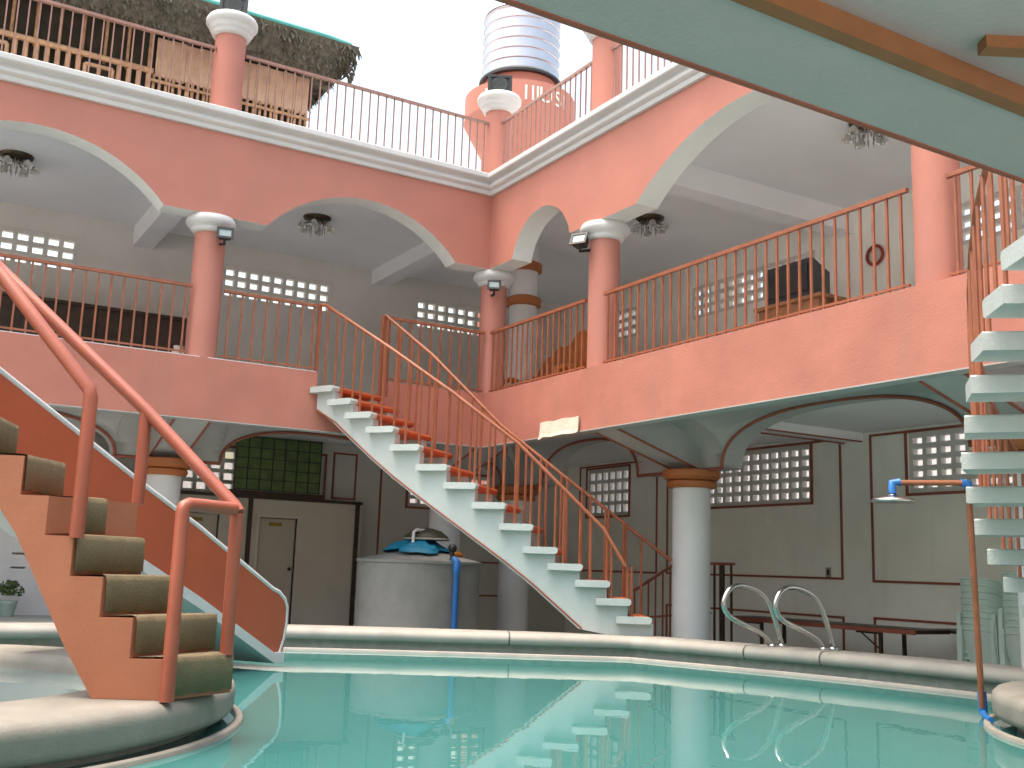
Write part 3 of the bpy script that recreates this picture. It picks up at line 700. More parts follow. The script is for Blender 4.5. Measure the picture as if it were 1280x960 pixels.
# floodlights ------------------------------------------------------------------------------
def floodlight(c, yaw, pitch, w, h, d, label, stem, name='floodlight', meshed=False):
    t = thing(name, c, label, 'lamp', 'black floodlights on the columns and posts')
    M = Matrix.Translation(Vector(c)) @ Matrix.Rotation(yaw, 4, 'Z') @ Matrix.Rotation(pitch, 4, 'X')
    def bx(x0, x1, y0, y1, z0, z1, m, mb):
        b = MB(); b.box(x0, x1, y0, y1, z0, z1, m); mb.add([M @ Vector(p) for p in b.v], b.f, m)
    mb = MB()    # local -y is the front
    vs = [(-w/2, -d/2, -h/2), (w/2, -d/2, -h/2), (w/2*.7, d/2, -h/2*.7), (-w/2*.7, d/2, -h/2*.7), (-w/2, -d/2, h/2), (w/2, -d/2, h/2), (w/2*.7, d/2, h/2*.7), (-w/2*.7, d/2, h/2*.7)]
    mb.hexa([M @ Vector(p) for p in vs], BLACK)
    f = .014 if not meshed else .02
    bx(-w/2 - f, w/2 + f, -d/2 - .018, -d/2 - .001, h/2 - f, h/2 + f, BLACK, mb); bx(-w/2 - f, w/2 + f, -d/2 - .018, -d/2 - .001, -h/2 - f, -h/2 + f, BLACK, mb)
    bx(-w/2 - f, -w/2 + f, -d/2 - .018, -d/2 - .001, -h/2 + f, h/2 - f, BLACK, mb); bx(w/2 - f, w/2 + f, -d/2 - .018, -d/2 - .001, -h/2 + f, h/2 - f, BLACK, mb)
    part('lamp_housing', mb, t)
    mb = MB()
    if not meshed: bx(-w/2 + f, w/2 - f, -d/2 - .008, -d/2 - .002, -h/2 + f, h/2 - f, DGLASS, mb)
    else:
        nn = 28; rr = min(w, h) * .43
        ring = [M @ Vector((rr * math.cos(2*math.pi*i/nn), -d/2 - .012, rr * math.sin(2*math.pi*i/nn))) for i in range(nn)]
        back = [M @ Vector((rr * math.cos(2*math.pi*i/nn), -d/2 - .002, rr * math.sin(2*math.pi*i/nn))) for i in range(nn)]
        mb.add(ring, [tuple(range(nn))], DGLASS); mb.strip(ring + ring[:1], back + back[:1], DGLASS)
        for i in range(-5, 6):
            x = rr * i / 6; l = math.sqrt(rr*rr - x*x)
            for sgn in (1, -1):
                a = M @ (Matrix.Rotation(sgn * R(45), 4, 'Y') @ Vector((x, -d/2 - .016, -l))); b = M @ (Matrix.Rotation(sgn * R(45), 4, 'Y') @ Vector((x, -d/2 - .016, l)))
                mb.tube([a, b], .0035, BLACK, 4, caps=False)
    part('lamp_glass', mb, t)
    mb = MB(); mb.tube([M @ Vector((0, 0, -h/2)), M @ Vector((0, .02, -h/2 - .05)), Vector(stem)], .018, BLACK, 8); part('bracket', mb, t)
floodlight((-3.72, -.10, 4.51), R(-14), R(-12), .17, .12, .10, 'small floodlight below the capital of the left upper column', (-3.74, .01, 4.42))
floodlight((.03, -.10, 4.50), R(-30), R(-15), .16, .12, .10, 'small floodlight on the inner corner upper column', (.07, .04, 4.41))
floodlight((-.12, -2.42, 4.52), R(-62), R(-25), .19, .14, .12, 'tilted black floodlight on the second upper column of the right wing', (.02, -2.42, 4.45))
floodlight((-3.76, .16, 7.56), R(-26), R(-4), .31, .24, .18, 'square black lamp with round wire mesh on the left roof post', (-3.76, .2, 7.40), 'mesh_lamp', True)
floodlight((.12, .12, 7.56), R(-26), R(-4), .31, .24, .18, 'square black lamp with round wire mesh on the corner roof post', (.12, .16, 7.40), 'mesh_lamp', True)

# chandeliers -----------------------------------------------------------------------------
def chandelier(x, y, label, first=[None]):
    if first[0] is None:
        t = thing('chandelier', (x, y, TOP), label, 'ceiling lamp', 'bronze ceiling chandeliers of the upper gallery')
        mb = MB(); mb.lathe([(.0, -.075), (.06, -.075), (.10, -.06), (.17, -.055), (.20, -.03), (.21, -.002)], (x, y, TOP), BRONZE, 28, cap=False); part('ceiling_plate', mb, t)
        for k in range(6):
            a = 2 * math.pi * k / 6; c, s = math.cos(a), math.sin(a)
            mb = MB(); mb.tube([(x + c * .08, y + s * .08, TOP - .06), (x + c * .14, y + s * .14, TOP - .11), (x + c * .20, y + s * .20, TOP - .12), (x + c * .235, y + s * .235, TOP - .10)], .008, BRONZE, 6); arm = part('arm', mb, t)
            mb = MB(); mb.lathe([(.018, -.10), (.038, -.12), (.055, -.155), (.062, -.19)], (x + c * .235, y + s * .235, TOP), GLASSC, 12, cap=False); part('glass_shade', mb, arm)
        for k in range(18):
            a = 2 * math.pi * k / 18; rr = .16 if k % 2 else .10; px, py = x + math.cos(a) * rr, y + math.sin(a) * rr
            mb = MB(); z0 = TOP - .05; mb.lathe([(.001, -.17 - .03 * (k % 3)), (.012, -.14), (.005, -.11), (.009, -.09), (.002, -.02)], (px, py, z0), GLASSC, 6, False, cap=False); part('crystal_drop', mb, t)
        first[0] = t
    else: copy_thing(first[0], (x, y, TOP), 0, label)
GLASSC = mat('crystal_glass', (.62, .60, .55), .08, .1, 20.0)
GLASSC.node_tree.nodes['Principled BSDF'].inputs['Transmission Weight'].default_value = .6
chandelier(-1.78, 2.15, 'bronze crystal chandelier under the arch left of the corner column')
chandelier(-5.9, 2.15, 'bronze crystal chandelier at the left edge, above the dark cabinet')
chandelier(2.2, -.78, 'bronze crystal chandelier right of the angled floodlight column')
chandelier(2.12, -4.80, 'largest looking bronze chandelier, under the wide right arch')

# upper gallery furniture ------------------------------------------------------------------
t = thing('cabinet_row', (-5.2, 3.9, F2), 'long dark brown wooden cabinet behind the left gallery railing', 'cabinet')
mb = MB(); mb.box(-8.4, -3.15, 3.78, 4.28, F2, 4.24, DWOOD); part('carcass', mb, t)
mb = MB(); mb.box(-8.44, -3.11, 3.74, 4.285, 4.241, 4.29, DWOOD); part('top_board', mb, t)
for i in range(8):
    x0 = -8.38 + i * .655; mb = MB(); mb.box(x0, x0 + .62, 3.755, 3.778, F2 + .08, 4.2, DWOOD); mb.box(x0 + .08, x0 + .54, 3.745, 3.754, F2 + .2, 3.45, DWOOD); mb.box(x0 + .08, x0 + .54, 3.745, 3.754, 3.6, 4.1, DWOOD); d_ = part('door', mb, t)
t = thing('sack', (-3.6, 2.0, F2), 'pale lumpy sack on the gallery floor left of the left upper column', 'sack')
mb = MB(); mb.lathe([(.12, 0), (.17, .08), (.17, .22), (.13, .33), (.05, .40), (.07, .45)], (-3.95, .75, F2), CLOTH, 14); part('bag', mb, t)
# carved sofa
t = thing('carved_sofa', (1.25, .65, F2), 'orange carved wooden sofa behind the railing next to the corner', 'sofa')
mb = MB(); mb.box(.98, 1.55, -.20, 1.30, 3.10, 3.20, OWOOD); part('seat', mb, t)
mb = MB()
prof2 = [(-1.2, 3.15), (-1.2, 3.92), (-1.05, 3.99), (-.9, 3.95), (-.78, 3.83), (-.62, 3.80), (-.45, 3.84), (-.3, 3.74), (-.12, 3.70), (.02, 3.62), (.12, 3.50), (.26, 3.46), (.38, 3.36), (.40, 3.15)]
mb.prism([(1.52, y + .95, z + .12 if z > 3.2 else z) for y, z in prof2], (.09, 0, 0), OWOOD); bk = part('backrest', mb, t)
mb = MB()
for i in range(9):
    y = -.15 + i * .16; mb.tube([(1.505, y, 3.25), (1.50, y + .04, 3.42), (1.505, y, 3.62 - max(0, i - 4) * .05)], .028, OWOOD, 6)
part('carving', mb, bk)
for y in (-.20, 1.27):
    mb = MB(); mb.tube([(1.0, y, F2), (.97, y, 3.2), (1.0, y, 3.45), (1.15, y, 3.52), (1.5, y, 3.5)], .04, OWOOD, 8); part('armrest', mb, t)
for y in (-.15, 1.23):
    mb = MB(); mb.tube([(1.5, y, F2), (1.5, y, 3.12)], .04, OWOOD, 8); part('leg', mb, t)
# chair back, dark
t = thing('wooden_chair', (.95, 1.9, F2), 'dark carved wooden chair left of the orange sofa', 'chair')
mb = MB(); mb.box(.8, 1.2, 1.62, 2.05, 3.18, 3.24, DWOOD); part('seat', mb, t)
mb = MB(); mb.box(1.16, 1.21, 1.62, 2.05, 3.24, 3.62, DWOOD); part('backrest', mb, t)
for x in (.82, 1.17):
    for y in (1.64, 2.02):
        mb = MB(); mb.tube([(x, y, F2), (x, y, 3.18)], .025, DWOOD, 8); part('leg', mb, t)
# television on a cabinet
t = thing('wooden_stand', (1.75, -4.2, F2), 'brown wooden stand carrying the black television behind the railing', 'stand')
mb = MB(); mb.box(1.45, 2.0, -4.65, -3.75, F2 + .1, 3.65, OWOOD_D := mat('brown_wood', (.22, .09, .035), .5, .25, 10.0, .2, 40)); part('body', mb, t)
mb = MB(); mb.box(1.42, 2.03, -4.7, -3.7, 3.651, 3.69, OWOOD_D); part('top_board', mb, t)
mb = MB(); mb.prism([(1.5, -3.745, 2.95), (1.5, -3.745, 3.55), (1.5, -3.55, 3.55), (1.5, -3.38, 3.40), (1.5, -3.38, 2.95)], (.4, 0, 0), OWOOD_D); part('side_shelf', mb, t)
for x in (1.47, 1.96):
    for y in (-4.63, -3.77):
        mb = MB(); mb.box(x - .02, x + .02, y - .02, y + .02, F2, F2 + .1, OWOOD_D); part('leg', mb, t)
t = thing('television', (1.75, -4.2, 3.69), 'bulky black television standing on the brown wooden stand', 'television')
mb = MB(); mb.hexa([(1.46, -4.56, 3.70), (1.46, -3.86, 3.70), (1.86, -3.98, 3.71), (1.86, -4.44, 3.71), (1.46, -4.56, 4.12), (1.46, -3.86, 4.12), (1.86, -3.98, 4.04), (1.86, -4.44, 4.04)], BLACK); part('casing', mb, t)
mb = MB(); mb.box(1.445, 1.459, -4.50, -3.92, 3.76, 4.07, mat('tv_screen', (.02, .025, .025), .12)); part('screen', mb, t)
mb = MB(); mb.box(1.5, 1.8, -4.4, -4.0, 3.691, 3.699, BLACK); part('foot', mb, t)
t = thing('wall_ring', (CW, -2.95, 5.05), 'red ring shaped wall clock on the upper right back wall', 'clock')
nn = 28; mb = MB(); mb.tube([(CW - .03, -3.05 + .13 * math.cos(2*math.pi*i/nn), 5.02 + .13 * math.sin(2*math.pi*i/nn)) for i in range(nn)], .022, RED, 8, closed=True); part('ring', mb, t)
mb = MB(); mb.add([(CW - .012, -3.05 + .125 * math.cos(2*math.pi*i/nn), 5.02 + .125 * math.sin(2*math.pi*i/nn)) for i in range(nn)], [tuple(range(nn))], WALL); dial = part('dial', mb, t)
mb = MB(); mb.bar((CW - .018, -3.05, 5.02), (CW - .018, -3.0, 5.08), .006, .01, BLACK); mb.bar((CW - .018, -3.05, 5.02), (CW - .018, -3.05, 4.94), .006, .008, BLACK); part('hand', mb, dial)

# cloth over the band -----------------------------------------------------------------------
mb = MB(); nx = 14
rowsA = []
for j, (z, o) in enumerate(((2.455, -.016), (2.38, -.022), (2.30, -.03), (2.26, -.045))):
    rowsA.append([(-.012 + o + .006 * math.sin(i * 1.3 + j), -1.48 - .84 * i / nx, z + .006 * math.sin(i * .9) - (.02 if j == 3 and i < 2 else 0)) for i in range(nx + 1)])
for a, b in zip(rowsA, rowsA[1:]): mb.strip(a, b, CLOTH, True)
sb = [[(x + .012, y, z) for x, y, z in r_] for r_ in rowsA]
for a, b in zip(sb, sb[1:]): mb.strip(a, b, CLOTH, True)
mb.strip(rowsA[0], sb[0], CLOTH); mb.strip(rowsA[-1], sb[-1], CLOTH)
top('cloth_sheet', mb, 'cream cloth sheet hung on the pink band above the small lower arch', 'cloth')

# lower gallery, wing A ------------------------------------------------------------------------
pt = thing('restroom_partition', (-1.2, 3.9, DK), 'beige partition wall with two plain doors left of the grey tank', 'partition')
mb = MB(); wall_holes(mb, 'A', 3.9, .08, -4.2, -.14, DK, 1.62, [(-3.05, -2.40, DK, 1.36), (-1.76, -1.15, DK, 1.34)], PART); part('panel', mb, pt)
for (x0, x1, z1) in ((-3.05, -2.40, 1.36), (-1.76, -1.15, 1.34)):
    mb = MB(); mb.box(x0 + .02, x1 - .02, 3.93, 3.965, DK + .01, z1 - .02, DOORM); d_ = part('door', mb, pt)
    mb = MB(); mb.box(x0 + .16, x1 - .24, 3.918, 3.929, z1 - .13, z1 - .075, SIGN); part('door_sign', mb, d_)
    mb = MB(); mb.lathe([(.0, -.03), (.025, -.02), (.025, .02), (0, .03)], (x1 - .08, 3.90, .55), BRONZE, 10, cap=False); part('door_knob', mb, d_)
    mb = MB(); mb.box(x0 - .06, x0, 3.885, 3.90, DK, z1 + .05, PART); mb.box(x1, x1 + .06, 3.885, 3.90, DK, z1 + .05, PART); mb.box(x0, x1, 3.885, 3.90, z1, z1 + .05, PART); mb.box(x1 - .018, x1 - .001, 3.905, 3.925, DK, z1, BLACK); part('door_frame', mb, pt)
mb = MB(); mb.box(-4.2, -.06, 3.86, 3.98, 1.621, 1.67, DWOOD); part('top_rail', mb, pt)
for x in (-1.93, -.14):
    mb = MB(); mb.box(x - .035, x + .035, 3.86, 3.885, DK, 1.62, DWOOD); part('post', mb, pt)
mb = MB(); mb.box(-.14, -.06, 3.885, 4.29, DK, 1.62, PART); part('side_panel', mb, pt)
gp = thing('green_screen', (-1.5, 4.0, 1.67), 'dark green net screen with a square grid above the restroom partition', 'screen')
mb = MB(); mb.box(-2.2, -.80, 3.95, 3.965, 1.75, 2.61, GREEN); part('net', mb, gp)
mb = MB()
for i in range(8): x = -2.2 + i * .2; mb.box(x - .007, x + .007, 3.934, 3.949, 1.75, 2.61, BLACK)
for j in range(6): z = 1.76 + j * .165; mb.box(-2.2, -.80, 3.936, 3.947, z - .006, z + .006, BLACK)
part('wire_grid', mb, gp)
mb = MB(); mb.box(-2.3, -.75, 3.9, 4.05, 1.671, 1.745, DWOOD); part('base_board', mb, gp)
# grey tank
tk = thing('water_tank', (-.68, .38, DK), 'round grey cement water tank with conical lid beside the pool', 'water tank')
cx, cy = -.60, .55; rT = .82
mb = MB(); mb.lathe([(rT, DK), (rT, .70)], (cx, cy, 0), TANKG, 48); part('tank_wall', mb, tk)
mb = MB(); mb.lathe([(rT + .02, .701), (rT + .02, .735), (rT - .04, .75), (.30, .86), (.05, .87)], (cx, cy, 0), TANKG, 48, False); part('lid', mb, tk)
mb = MB(); mb.tube([(cx - .25, cy - .3, .82), (cx - .25, cy - .3, 1.10), (cx - .2, cy - .28, 1.13), (cx + .02, cy - .2, 1.13)], .022, COLW, 8); part('vent_pipe', mb, tk)
tb = thing('blue_tarp', (cx, cy, .86), 'crumpled bright blue tarp lying on the grey tank lid', 'tarp')
mb = MB(); nn = 22; rows_ = []
for i in range(9):
    q = i / 8; row = []
    for j in range(nn):
        a = 2 * math.pi * j / nn; rr = q * (.46 + .08 * math.sin(3 * a + 1) + .05 * math.sin(7 * a)); lump = .14 * (1 - q) ** .6 + .05 * math.sin(5 * a + 9 * q) * (1 - q) + .012 * random.random()
        lz = interp([(0, .87), (.3, .86), (.85, .735)], rr)
        row.append((cx - .08 + rr * 1.0 * math.cos(a), cy - .12 + rr * .9 * math.sin(a), lz + .02 + max(lump, 0)))
    rows_.append(row)
for a, b in zip(rows_, rows_[1:]): mb.strip(a + a[:1], b + b[:1], TARP, True)
part('sheet', mb, tb)
bsn = thing('basin', (cx + .02, cy - .05, 1.0), 'dark upturned basin with pale rim on top of the blue tarp', 'basin')
mb = MB(); mb.lathe([(.30, 1.015), (.29, 1.06), (.2, 1.13), (.08, 1.165), (.01, 1.17)], (cx + .03, cy - .12, 0), mat('dark_olive_plastic', (.05, .05, .03), .5), 24); bo = part('bowl', mb, bsn)
mb = MB(); mb.tube([(cx + .03 + .30 * math.cos(2*math.pi*i/30), cy - .12 + .30 * math.sin(2*math.pi*i/30), 1.02) for i in range(30)], .014, COPE, 6, closed=True); part('rim', mb, bo)
mb = MB(); mb.tube([(cx + .26, cy - .42, .845), (cx + .38, cy - .42, .83), (cx + .46, cy - .36, .815)], [.03, .035, .015], mat('orange_cloth', (.55, .20, .02), .7), 8); top('orange_rag', mb, 'small orange rag beside the blue tarp on the tank lid', 'rag')
bp_ = thing('blue_pipe', (-.49, -.315, DK), 'upright blue plastic pipe with elbow against the grey tank', 'pipe')
mb = MB(); mb.tube([(-.49, -.315, DK), (-.49, -.315, .70)], .038, BLUE, 14); part('pipe', mb, bp_)
mb = MB(); mb.tube([(-.49, -.315, .60), (-.49, -.315, .73), (-.50, -.25, .76)], .048, BLUE, 14); part('elbow', mb, bp_)
mb = MB(); mb.tube([(-.51, -.22, .76), (-.50, -.20, .86)], .03, BLACK, 10); mb.lathe([(.0, 0), (.05, .0), (.06, .05), (.04, .09), (0, .1)], (-.50, -.20, .86), BLACK, 12, cap=False); part('valve', mb, bp_)
# white wall at the left
wl = thing('white_wall', (-6.2, 2.0, DK), 'white side wall with small slot vents behind the slide stair', 'wall')
mb = MB(); wall_holes(mb, 'A', 2.0, .15, XL, -4.62, DK, 2.6, [(-5.44, -5.27, .64, .665), (-5.44, -5.27, .47, .495), (-5.18, -5.06, .42, .44)], WHITE, WALL); part('wall', mb, wl)
mb = MB(); mb.box(XL, -4.66, 1.97, 1.998, DK + .01, DK + .5, WALL); part('skirting', mb, wl)
t = thing('potted_plant', (-5.46, 1.65, -.089), 'small bushy potted plant before the white side wall', 'plant')
mb = MB(); mb.lathe([(.07, -.089), (.10, .06), (.115, .10), (.10, .10)], (-5.46, 1.65, 0), POTM, 18); part('pot', mb, t)
mb = MB()
for _ in range(260):
    a = random.random() * 6.283; el = random.random() * 1.5 - .1; rr = .17 * random.random() ** .4
    c = Vector((-5.46 + rr * math.cos(a) * math.cos(el), 1.65 + rr * math.sin(a) * math.cos(el), .17 + rr * math.sin(el) * 1.0))
    u = Vector((random.uniform(-1, 1), random.uniform(-1, 1), random.uniform(-1, 1))).normalized() * .028; v = u.cross(Vector((random.uniform(-1, 1), random.uniform(-1, 1), .3))).normalized() * .013
    mb.add([c - u, c + v, c + u, c - v], [(0, 1, 2, 3)], LEAF)
part('foliage', mb, t)
mb = MB(); mb.box(-12, -4.6, .7, 1.995, DK, -.09, COPE); top('concrete_ledge', mb, 'low cream concrete platform at the far left, carrying the potted plant', 'platform')

# lower gallery, wing B ------------------------------------------------------------------------
bn = thing('long_table', (3.3, -3.2, DK), 'long dark brown folding table behind the pool ladder', 'table')
mb = MB(); mb.box(3.0, 3.55, -4.55, -1.55, .105, .15, DWOOD); part('top_board', mb, bn)
mb = MB(); mb.box(2.985, 2.998, -4.53, -1.57, .095, .145, TRIM); part('edge_strip', mb, bn)
for y in (-4.0, -2.1):
    for x in (3.06, 3.46):
        mb = MB(); mb.box(x - .018, x + .018, y - .018, y + .018, DK, .104, DWOOD); part('leg', mb, bn)
    mb = MB(); mb.bar((3.06, y + .012, .08), (3.06, y + .35, .08), .02, .02, DWOOD); mb.bar((3.06, y + .01, -.1), (3.06, y + .3, .09), .014, .014, DWOOD); part('brace', mb, bn)
bn2 = thing('folding_table', (3.75, -5.0, DK), 'dark folding table with thin slanted legs beside the chair stacks', 'table')
mb = MB(); mb.box(3.62, 4.2, -6.3, -4.15, .11, .145, DWOOD); part('top_board', mb, bn2)
for y in (-4.6, -6.0):
    for x in (3.66, 4.14): mb = MB(); mb.bar((x, y, .105), (x, y - .25, DK), .02, .02, BLACK); part('leg', mb, bn2)
# pool ladder rails
L1 = [(.89, 0), (.79, .29), (.70, .46), (.55, .545), (.34, .59), (.20, .55), (.12, .44), (.13, .35), (.23, .26), (.49, .18), (.68, .10), (.76, .0)]
def smooth3(P, it=2):
    P = [Vector(p) for p in P]
    for _ in range(it):
        Q = [P[0]]
        for a, b in zip(P, P[1:]): Q += [a.lerp(b, .25), a.lerp(b, .75)]
        Q.append(P[-1]); P = Q
    return P
g3 = 'chrome grab rails of the pool ladder'
lad = thing('grab_rail', (.85, -4.62, 0), 'left chrome grab rail of the pool ladder, nearer the white column', 'handrail', g3)
mb = MB(); mb.tube(smooth3([(x, -4.62, z) for x, z in L1]), .026, STEEL, 12); part('tube', mb, lad)
for x in (.89, .76):
    mb = MB(); mb.lathe([(.05, .001), (.05, .02), (.028, .03)], (x, -4.62, 0), STEEL, 16); part('flange', mb, lad)
copy_thing(lad, (1.11, -5.04, 0), 0, 'right chrome grab rail of the pool ladder, nearer the table end')
# iron railing at the stair foot
ir = thing('iron_railing', (2.3, -1.4, DK), 'dark iron railing sloping up behind the foot of the pool stair', 'railing')
rl = [Vector((2.3, -.38, .42)), Vector((2.3, -1.3, .82)), Vector((2.3, -1.98, .82))]
mb = MB(); mb.tube(rl, .022, TRIM, 8); part('handrail', mb, ir)
mb = MB(); mb.tube([(2.3, -.38, .05), (2.3, -1.98, .20)], .014, TRIM, 6); part('lower_rail', mb, ir)
for i in range(11):
    y = -.40 - i * .155; z = interp([(.38, .42), (1.3, .82), (2.42, .82)], -y); w = .034 if i in (12,) else .018
    mb = MB(); mb.box(2.3 - w/2, 2.3 + w/2, y - w/2, y + w/2, DK, z - .015, TRIM); part('baluster', mb, ir)
ip = thing('iron_gate_post', (2.3, -2.19, DK), 'group of dark upright iron bars with flat cap right of the white column', 'gate post')
mb = MB(); mb.box(2.27, 2.33, -2.40, -2.0, .80, .835, TRIM); part('cap_rail', mb, ip)
for y, w in ((-2.05, .022), (-2.19, .05), (-2.36, .022)):
    mb = MB(); mb.box(2.3 - w/2, 2.3 + w/2, y - w/2, y + w/2, DK, .80, DWOOD); part('bar', mb, ip)
# shower
sh = thing('pool_shower', (-.28, -7.66, -.2), 'brown pipe poolside shower with round chrome head and blue fittings', 'shower')
mb = MB(); mb.tube([(-.28, -7.66, -.17), (-.43, -7.73, 1.36)], .021, PIPE_B := mat('brown_pipe', (.27, .095, .045), .5, .15, 12.0), 12); part('riser_pipe', mb, sh)
mb = MB(); mb.tube([(-.43, -7.73, 1.36), (-.88, -7.46, 1.345)], .019, PIPE_B, 12); part('arm', mb, sh)
mb = MB(); mb.tube([(-.425, -7.727, 1.31), (-.43, -7.73, 1.355), (-.47, -7.706, 1.36)], .029, BLUE, 12); part('elbow', mb, sh)
mb = MB(); mb.tube([(-.84, -7.484, 1.35), (-.885, -7.457, 1.345), (-.885, -7.457, 1.27)], .028, BLUE, 12); part('elbow', mb, sh)
mb = MB(); mb.tube([(-.265, -7.655, -.20), (-.275, -7.657, -.06)], .03, BLUE, 12); mb.tube([(-.265, -7.655, -.20), (-.45, -7.80, -.205), (-.60, -7.95, -.2)], .02, BLUE, 10); part('base_fitting', mb, sh)
mb = MB(); mb.lathe([(.02, 1.275), (.028, 1.262), (.05, 1.25), (.145, 1.228), (.15, 1.218), (.145, 1.208)][::-1], (-.885, -7.457, 0), STEEL, 32); part('shower_head', mb, sh)
# chair stacks
def make_chair(loc, label, group):
    t = thing('plastic_chair', loc, label, 'chair', group); x, y, z = loc
    # faces -x ; backrest toward -x as seen from the pool
    def curve_panel(mb, pts, th, m):
        a = [Vector(p) for p in pts]
    mb = MB(); mb.hexa([(x - .20, y - .22, z + .40), (x + .24, y - .235, z + .42), (x + .24, y + .235, z + .42), (x - .20, y + .22, z + .40), (x - .20, y - .22, z + .425), (x + .24, y - .235, z + .445), (x + .24, y + .235, z + .445), (x - .20, y + .22, z + .425)], CHAIR); part('seat', mb, t)
    mb = MB(); nn = 16; rows_ = []
    for (zz, rx, ry, tilt) in ((.40, .235, .235, 0), (.50, .25, .25, -.02), (.66, .265, .262, -.05), (.76, .265, .255, -.07), (.79, .25, .235, -.075)):
        rows_.append([(x + tilt - rx * math.cos(R(-100 + 200 * i / nn)) + .03, y + ry * math.sin(R(-100 + 200 * i / nn)), z + zz - .10 * (abs(i - nn/2) / (nn/2)) ** 3 * (zz > .6)) for i in range(nn + 1)])
    for a, b in zip(rows_, rows_[1:]): mb.strip(a, b, CHAIR, True)
    mb.tube([(p[0] - .006, p[1], p[2]) for p in rows_[-1]], .016, CHAIR, 6)
    part('backrest', mb, t)
    for sx, sy in ((-1, -1), (-1, 1), (1, -1), (1, 1)):
        mb = MB(); tx, ty = x + sx * .20, y + sy * .205; bx_, by_ = x + sx * .22, y + sy * .215; w0, w1 = .05, .026
        mb.hexa([(bx_ - w1, by_ - w1*.6, z), (bx_ + w1, by_ - w1*.6, z), (bx_ + w1, by_ + w1*.6, z), (bx_ - w1, by_ + w1*.6, z), (tx - w0, ty - w0*.5, z + .42), (tx + w0, ty - w0*.5, z + .42), (tx + w0, ty + w0*.5, z + .42), (tx - w0, ty + w0*.5, z + .42)], CHAIR); part('leg', mb, t)
    return t
ORD = ['bottom', 'second', 'third', 'fourth', 'fifth', 'sixth', 'seventh', 'eighth', 'ninth', 'tenth', 'eleventh']
ch0 = None
for si, (cx_, cy_, n_, nm) in enumerate(((3.55, -5.06, 9, 'left'), (3.45, -5.63, 10, 'right'))):
    for k in range(n_):
        lb = f'pale mint plastic chair, {ORD[k]} from the floor in the {nm} stack by the shower' if k else f'pale mint plastic chair with legs on the floor under the {nm} stack'
        if k == n_ - 1: lb = f'topmost pale mint plastic chair of the {nm} stack by the shower'
        loc = (cx_ + .004 * math.sin(k * 2.1), cy_ + .006 * math.sin(k * 1.7 + si), DK + k * .0675)
        if ch0 is None: ch0 = make_chair(loc, lb, 'stacked plastic chairs')
        else: copy_thing(ch0, loc, R(2.5 * math.sin(k * 3.3 + si)), lb, 'stacked plastic chairs')

# hut on the roof ------------------------------------------------------------------------------
hut = thing('thatched_hut', (-5.5, 3.0, 6.05), 'thatched bamboo hut standing on the roof of the left wing', 'hut')
YW = 1.5; XR = -2.27
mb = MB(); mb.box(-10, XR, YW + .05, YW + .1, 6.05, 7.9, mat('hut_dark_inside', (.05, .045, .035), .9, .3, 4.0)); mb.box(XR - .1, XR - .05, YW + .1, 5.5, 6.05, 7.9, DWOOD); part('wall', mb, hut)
for i in range(11):
    x0 = XR - .0 - (i + 1) * .195; mb = MB(); mb.box(x0, x0 + .19, YW - .02, YW + .0, 7.0 + .01 * (i % 3), 7.56 + .012 * (i % 2), PLY); part('wall_plank', mb, hut)
bf = MB()
for i in range(26):
    x = XR - .03 - i * .085; rr = .022; bf.tube([(x, YW - .035, 6.05), (x + .01 * math.sin(i), YW - .035, 7.02)], rr, BAMBOO, 6)
for z in (6.3, 6.52, 6.72, 6.92): bf.tube([(XR, YW - .07, z), (XR - 2.2, YW - .07, z)], .025, BAMBOO, 6)
part('bamboo_lattice', bf, hut)
bf = MB()
for i in range(44):
    x = -4.5 - i * .125
    if i % 10 in (4, 5, 6): continue
    bf.tube([(x, YW - .05, 6.05), (x, YW - .05, 7.02)], .035, BAMBOO, 7)
for z in (7.04, 6.42): bf.tube([(-4.45, YW - .08, z), (-10, YW - .08, z)], .042, BAMBOO, 7)
for c in (-5.12, -6.38, -7.62):
    for (a, b, z0, z1) in ((c - .17, c + .17, 6.92, 6.92), (c - .17, c + .17, 6.6, 6.6)): bf.tube([(a, YW - .06, z0), (b, YW - .06, z1)], .03, BAMBOO, 6)
    for x in (c - .17, c, c + .17): bf.tube([(x, YW - .06, 6.5), (x, YW - .06, 6.92)], .026, BAMBOO, 6)
part('bamboo_fence', bf, hut)
bf = MB()
for i in range(20): x = -4.5 - i * .28; bf.tube([(x, YW - .01, 7.0), (x, YW - .01, 7.8)], .022, BAMBOO, 6)
bf.tube([(-4.45, YW - .03, 7.62), (-10, YW - .03, 7.62)], .03, BAMBOO, 6)
part('bamboo_post', bf, hut)
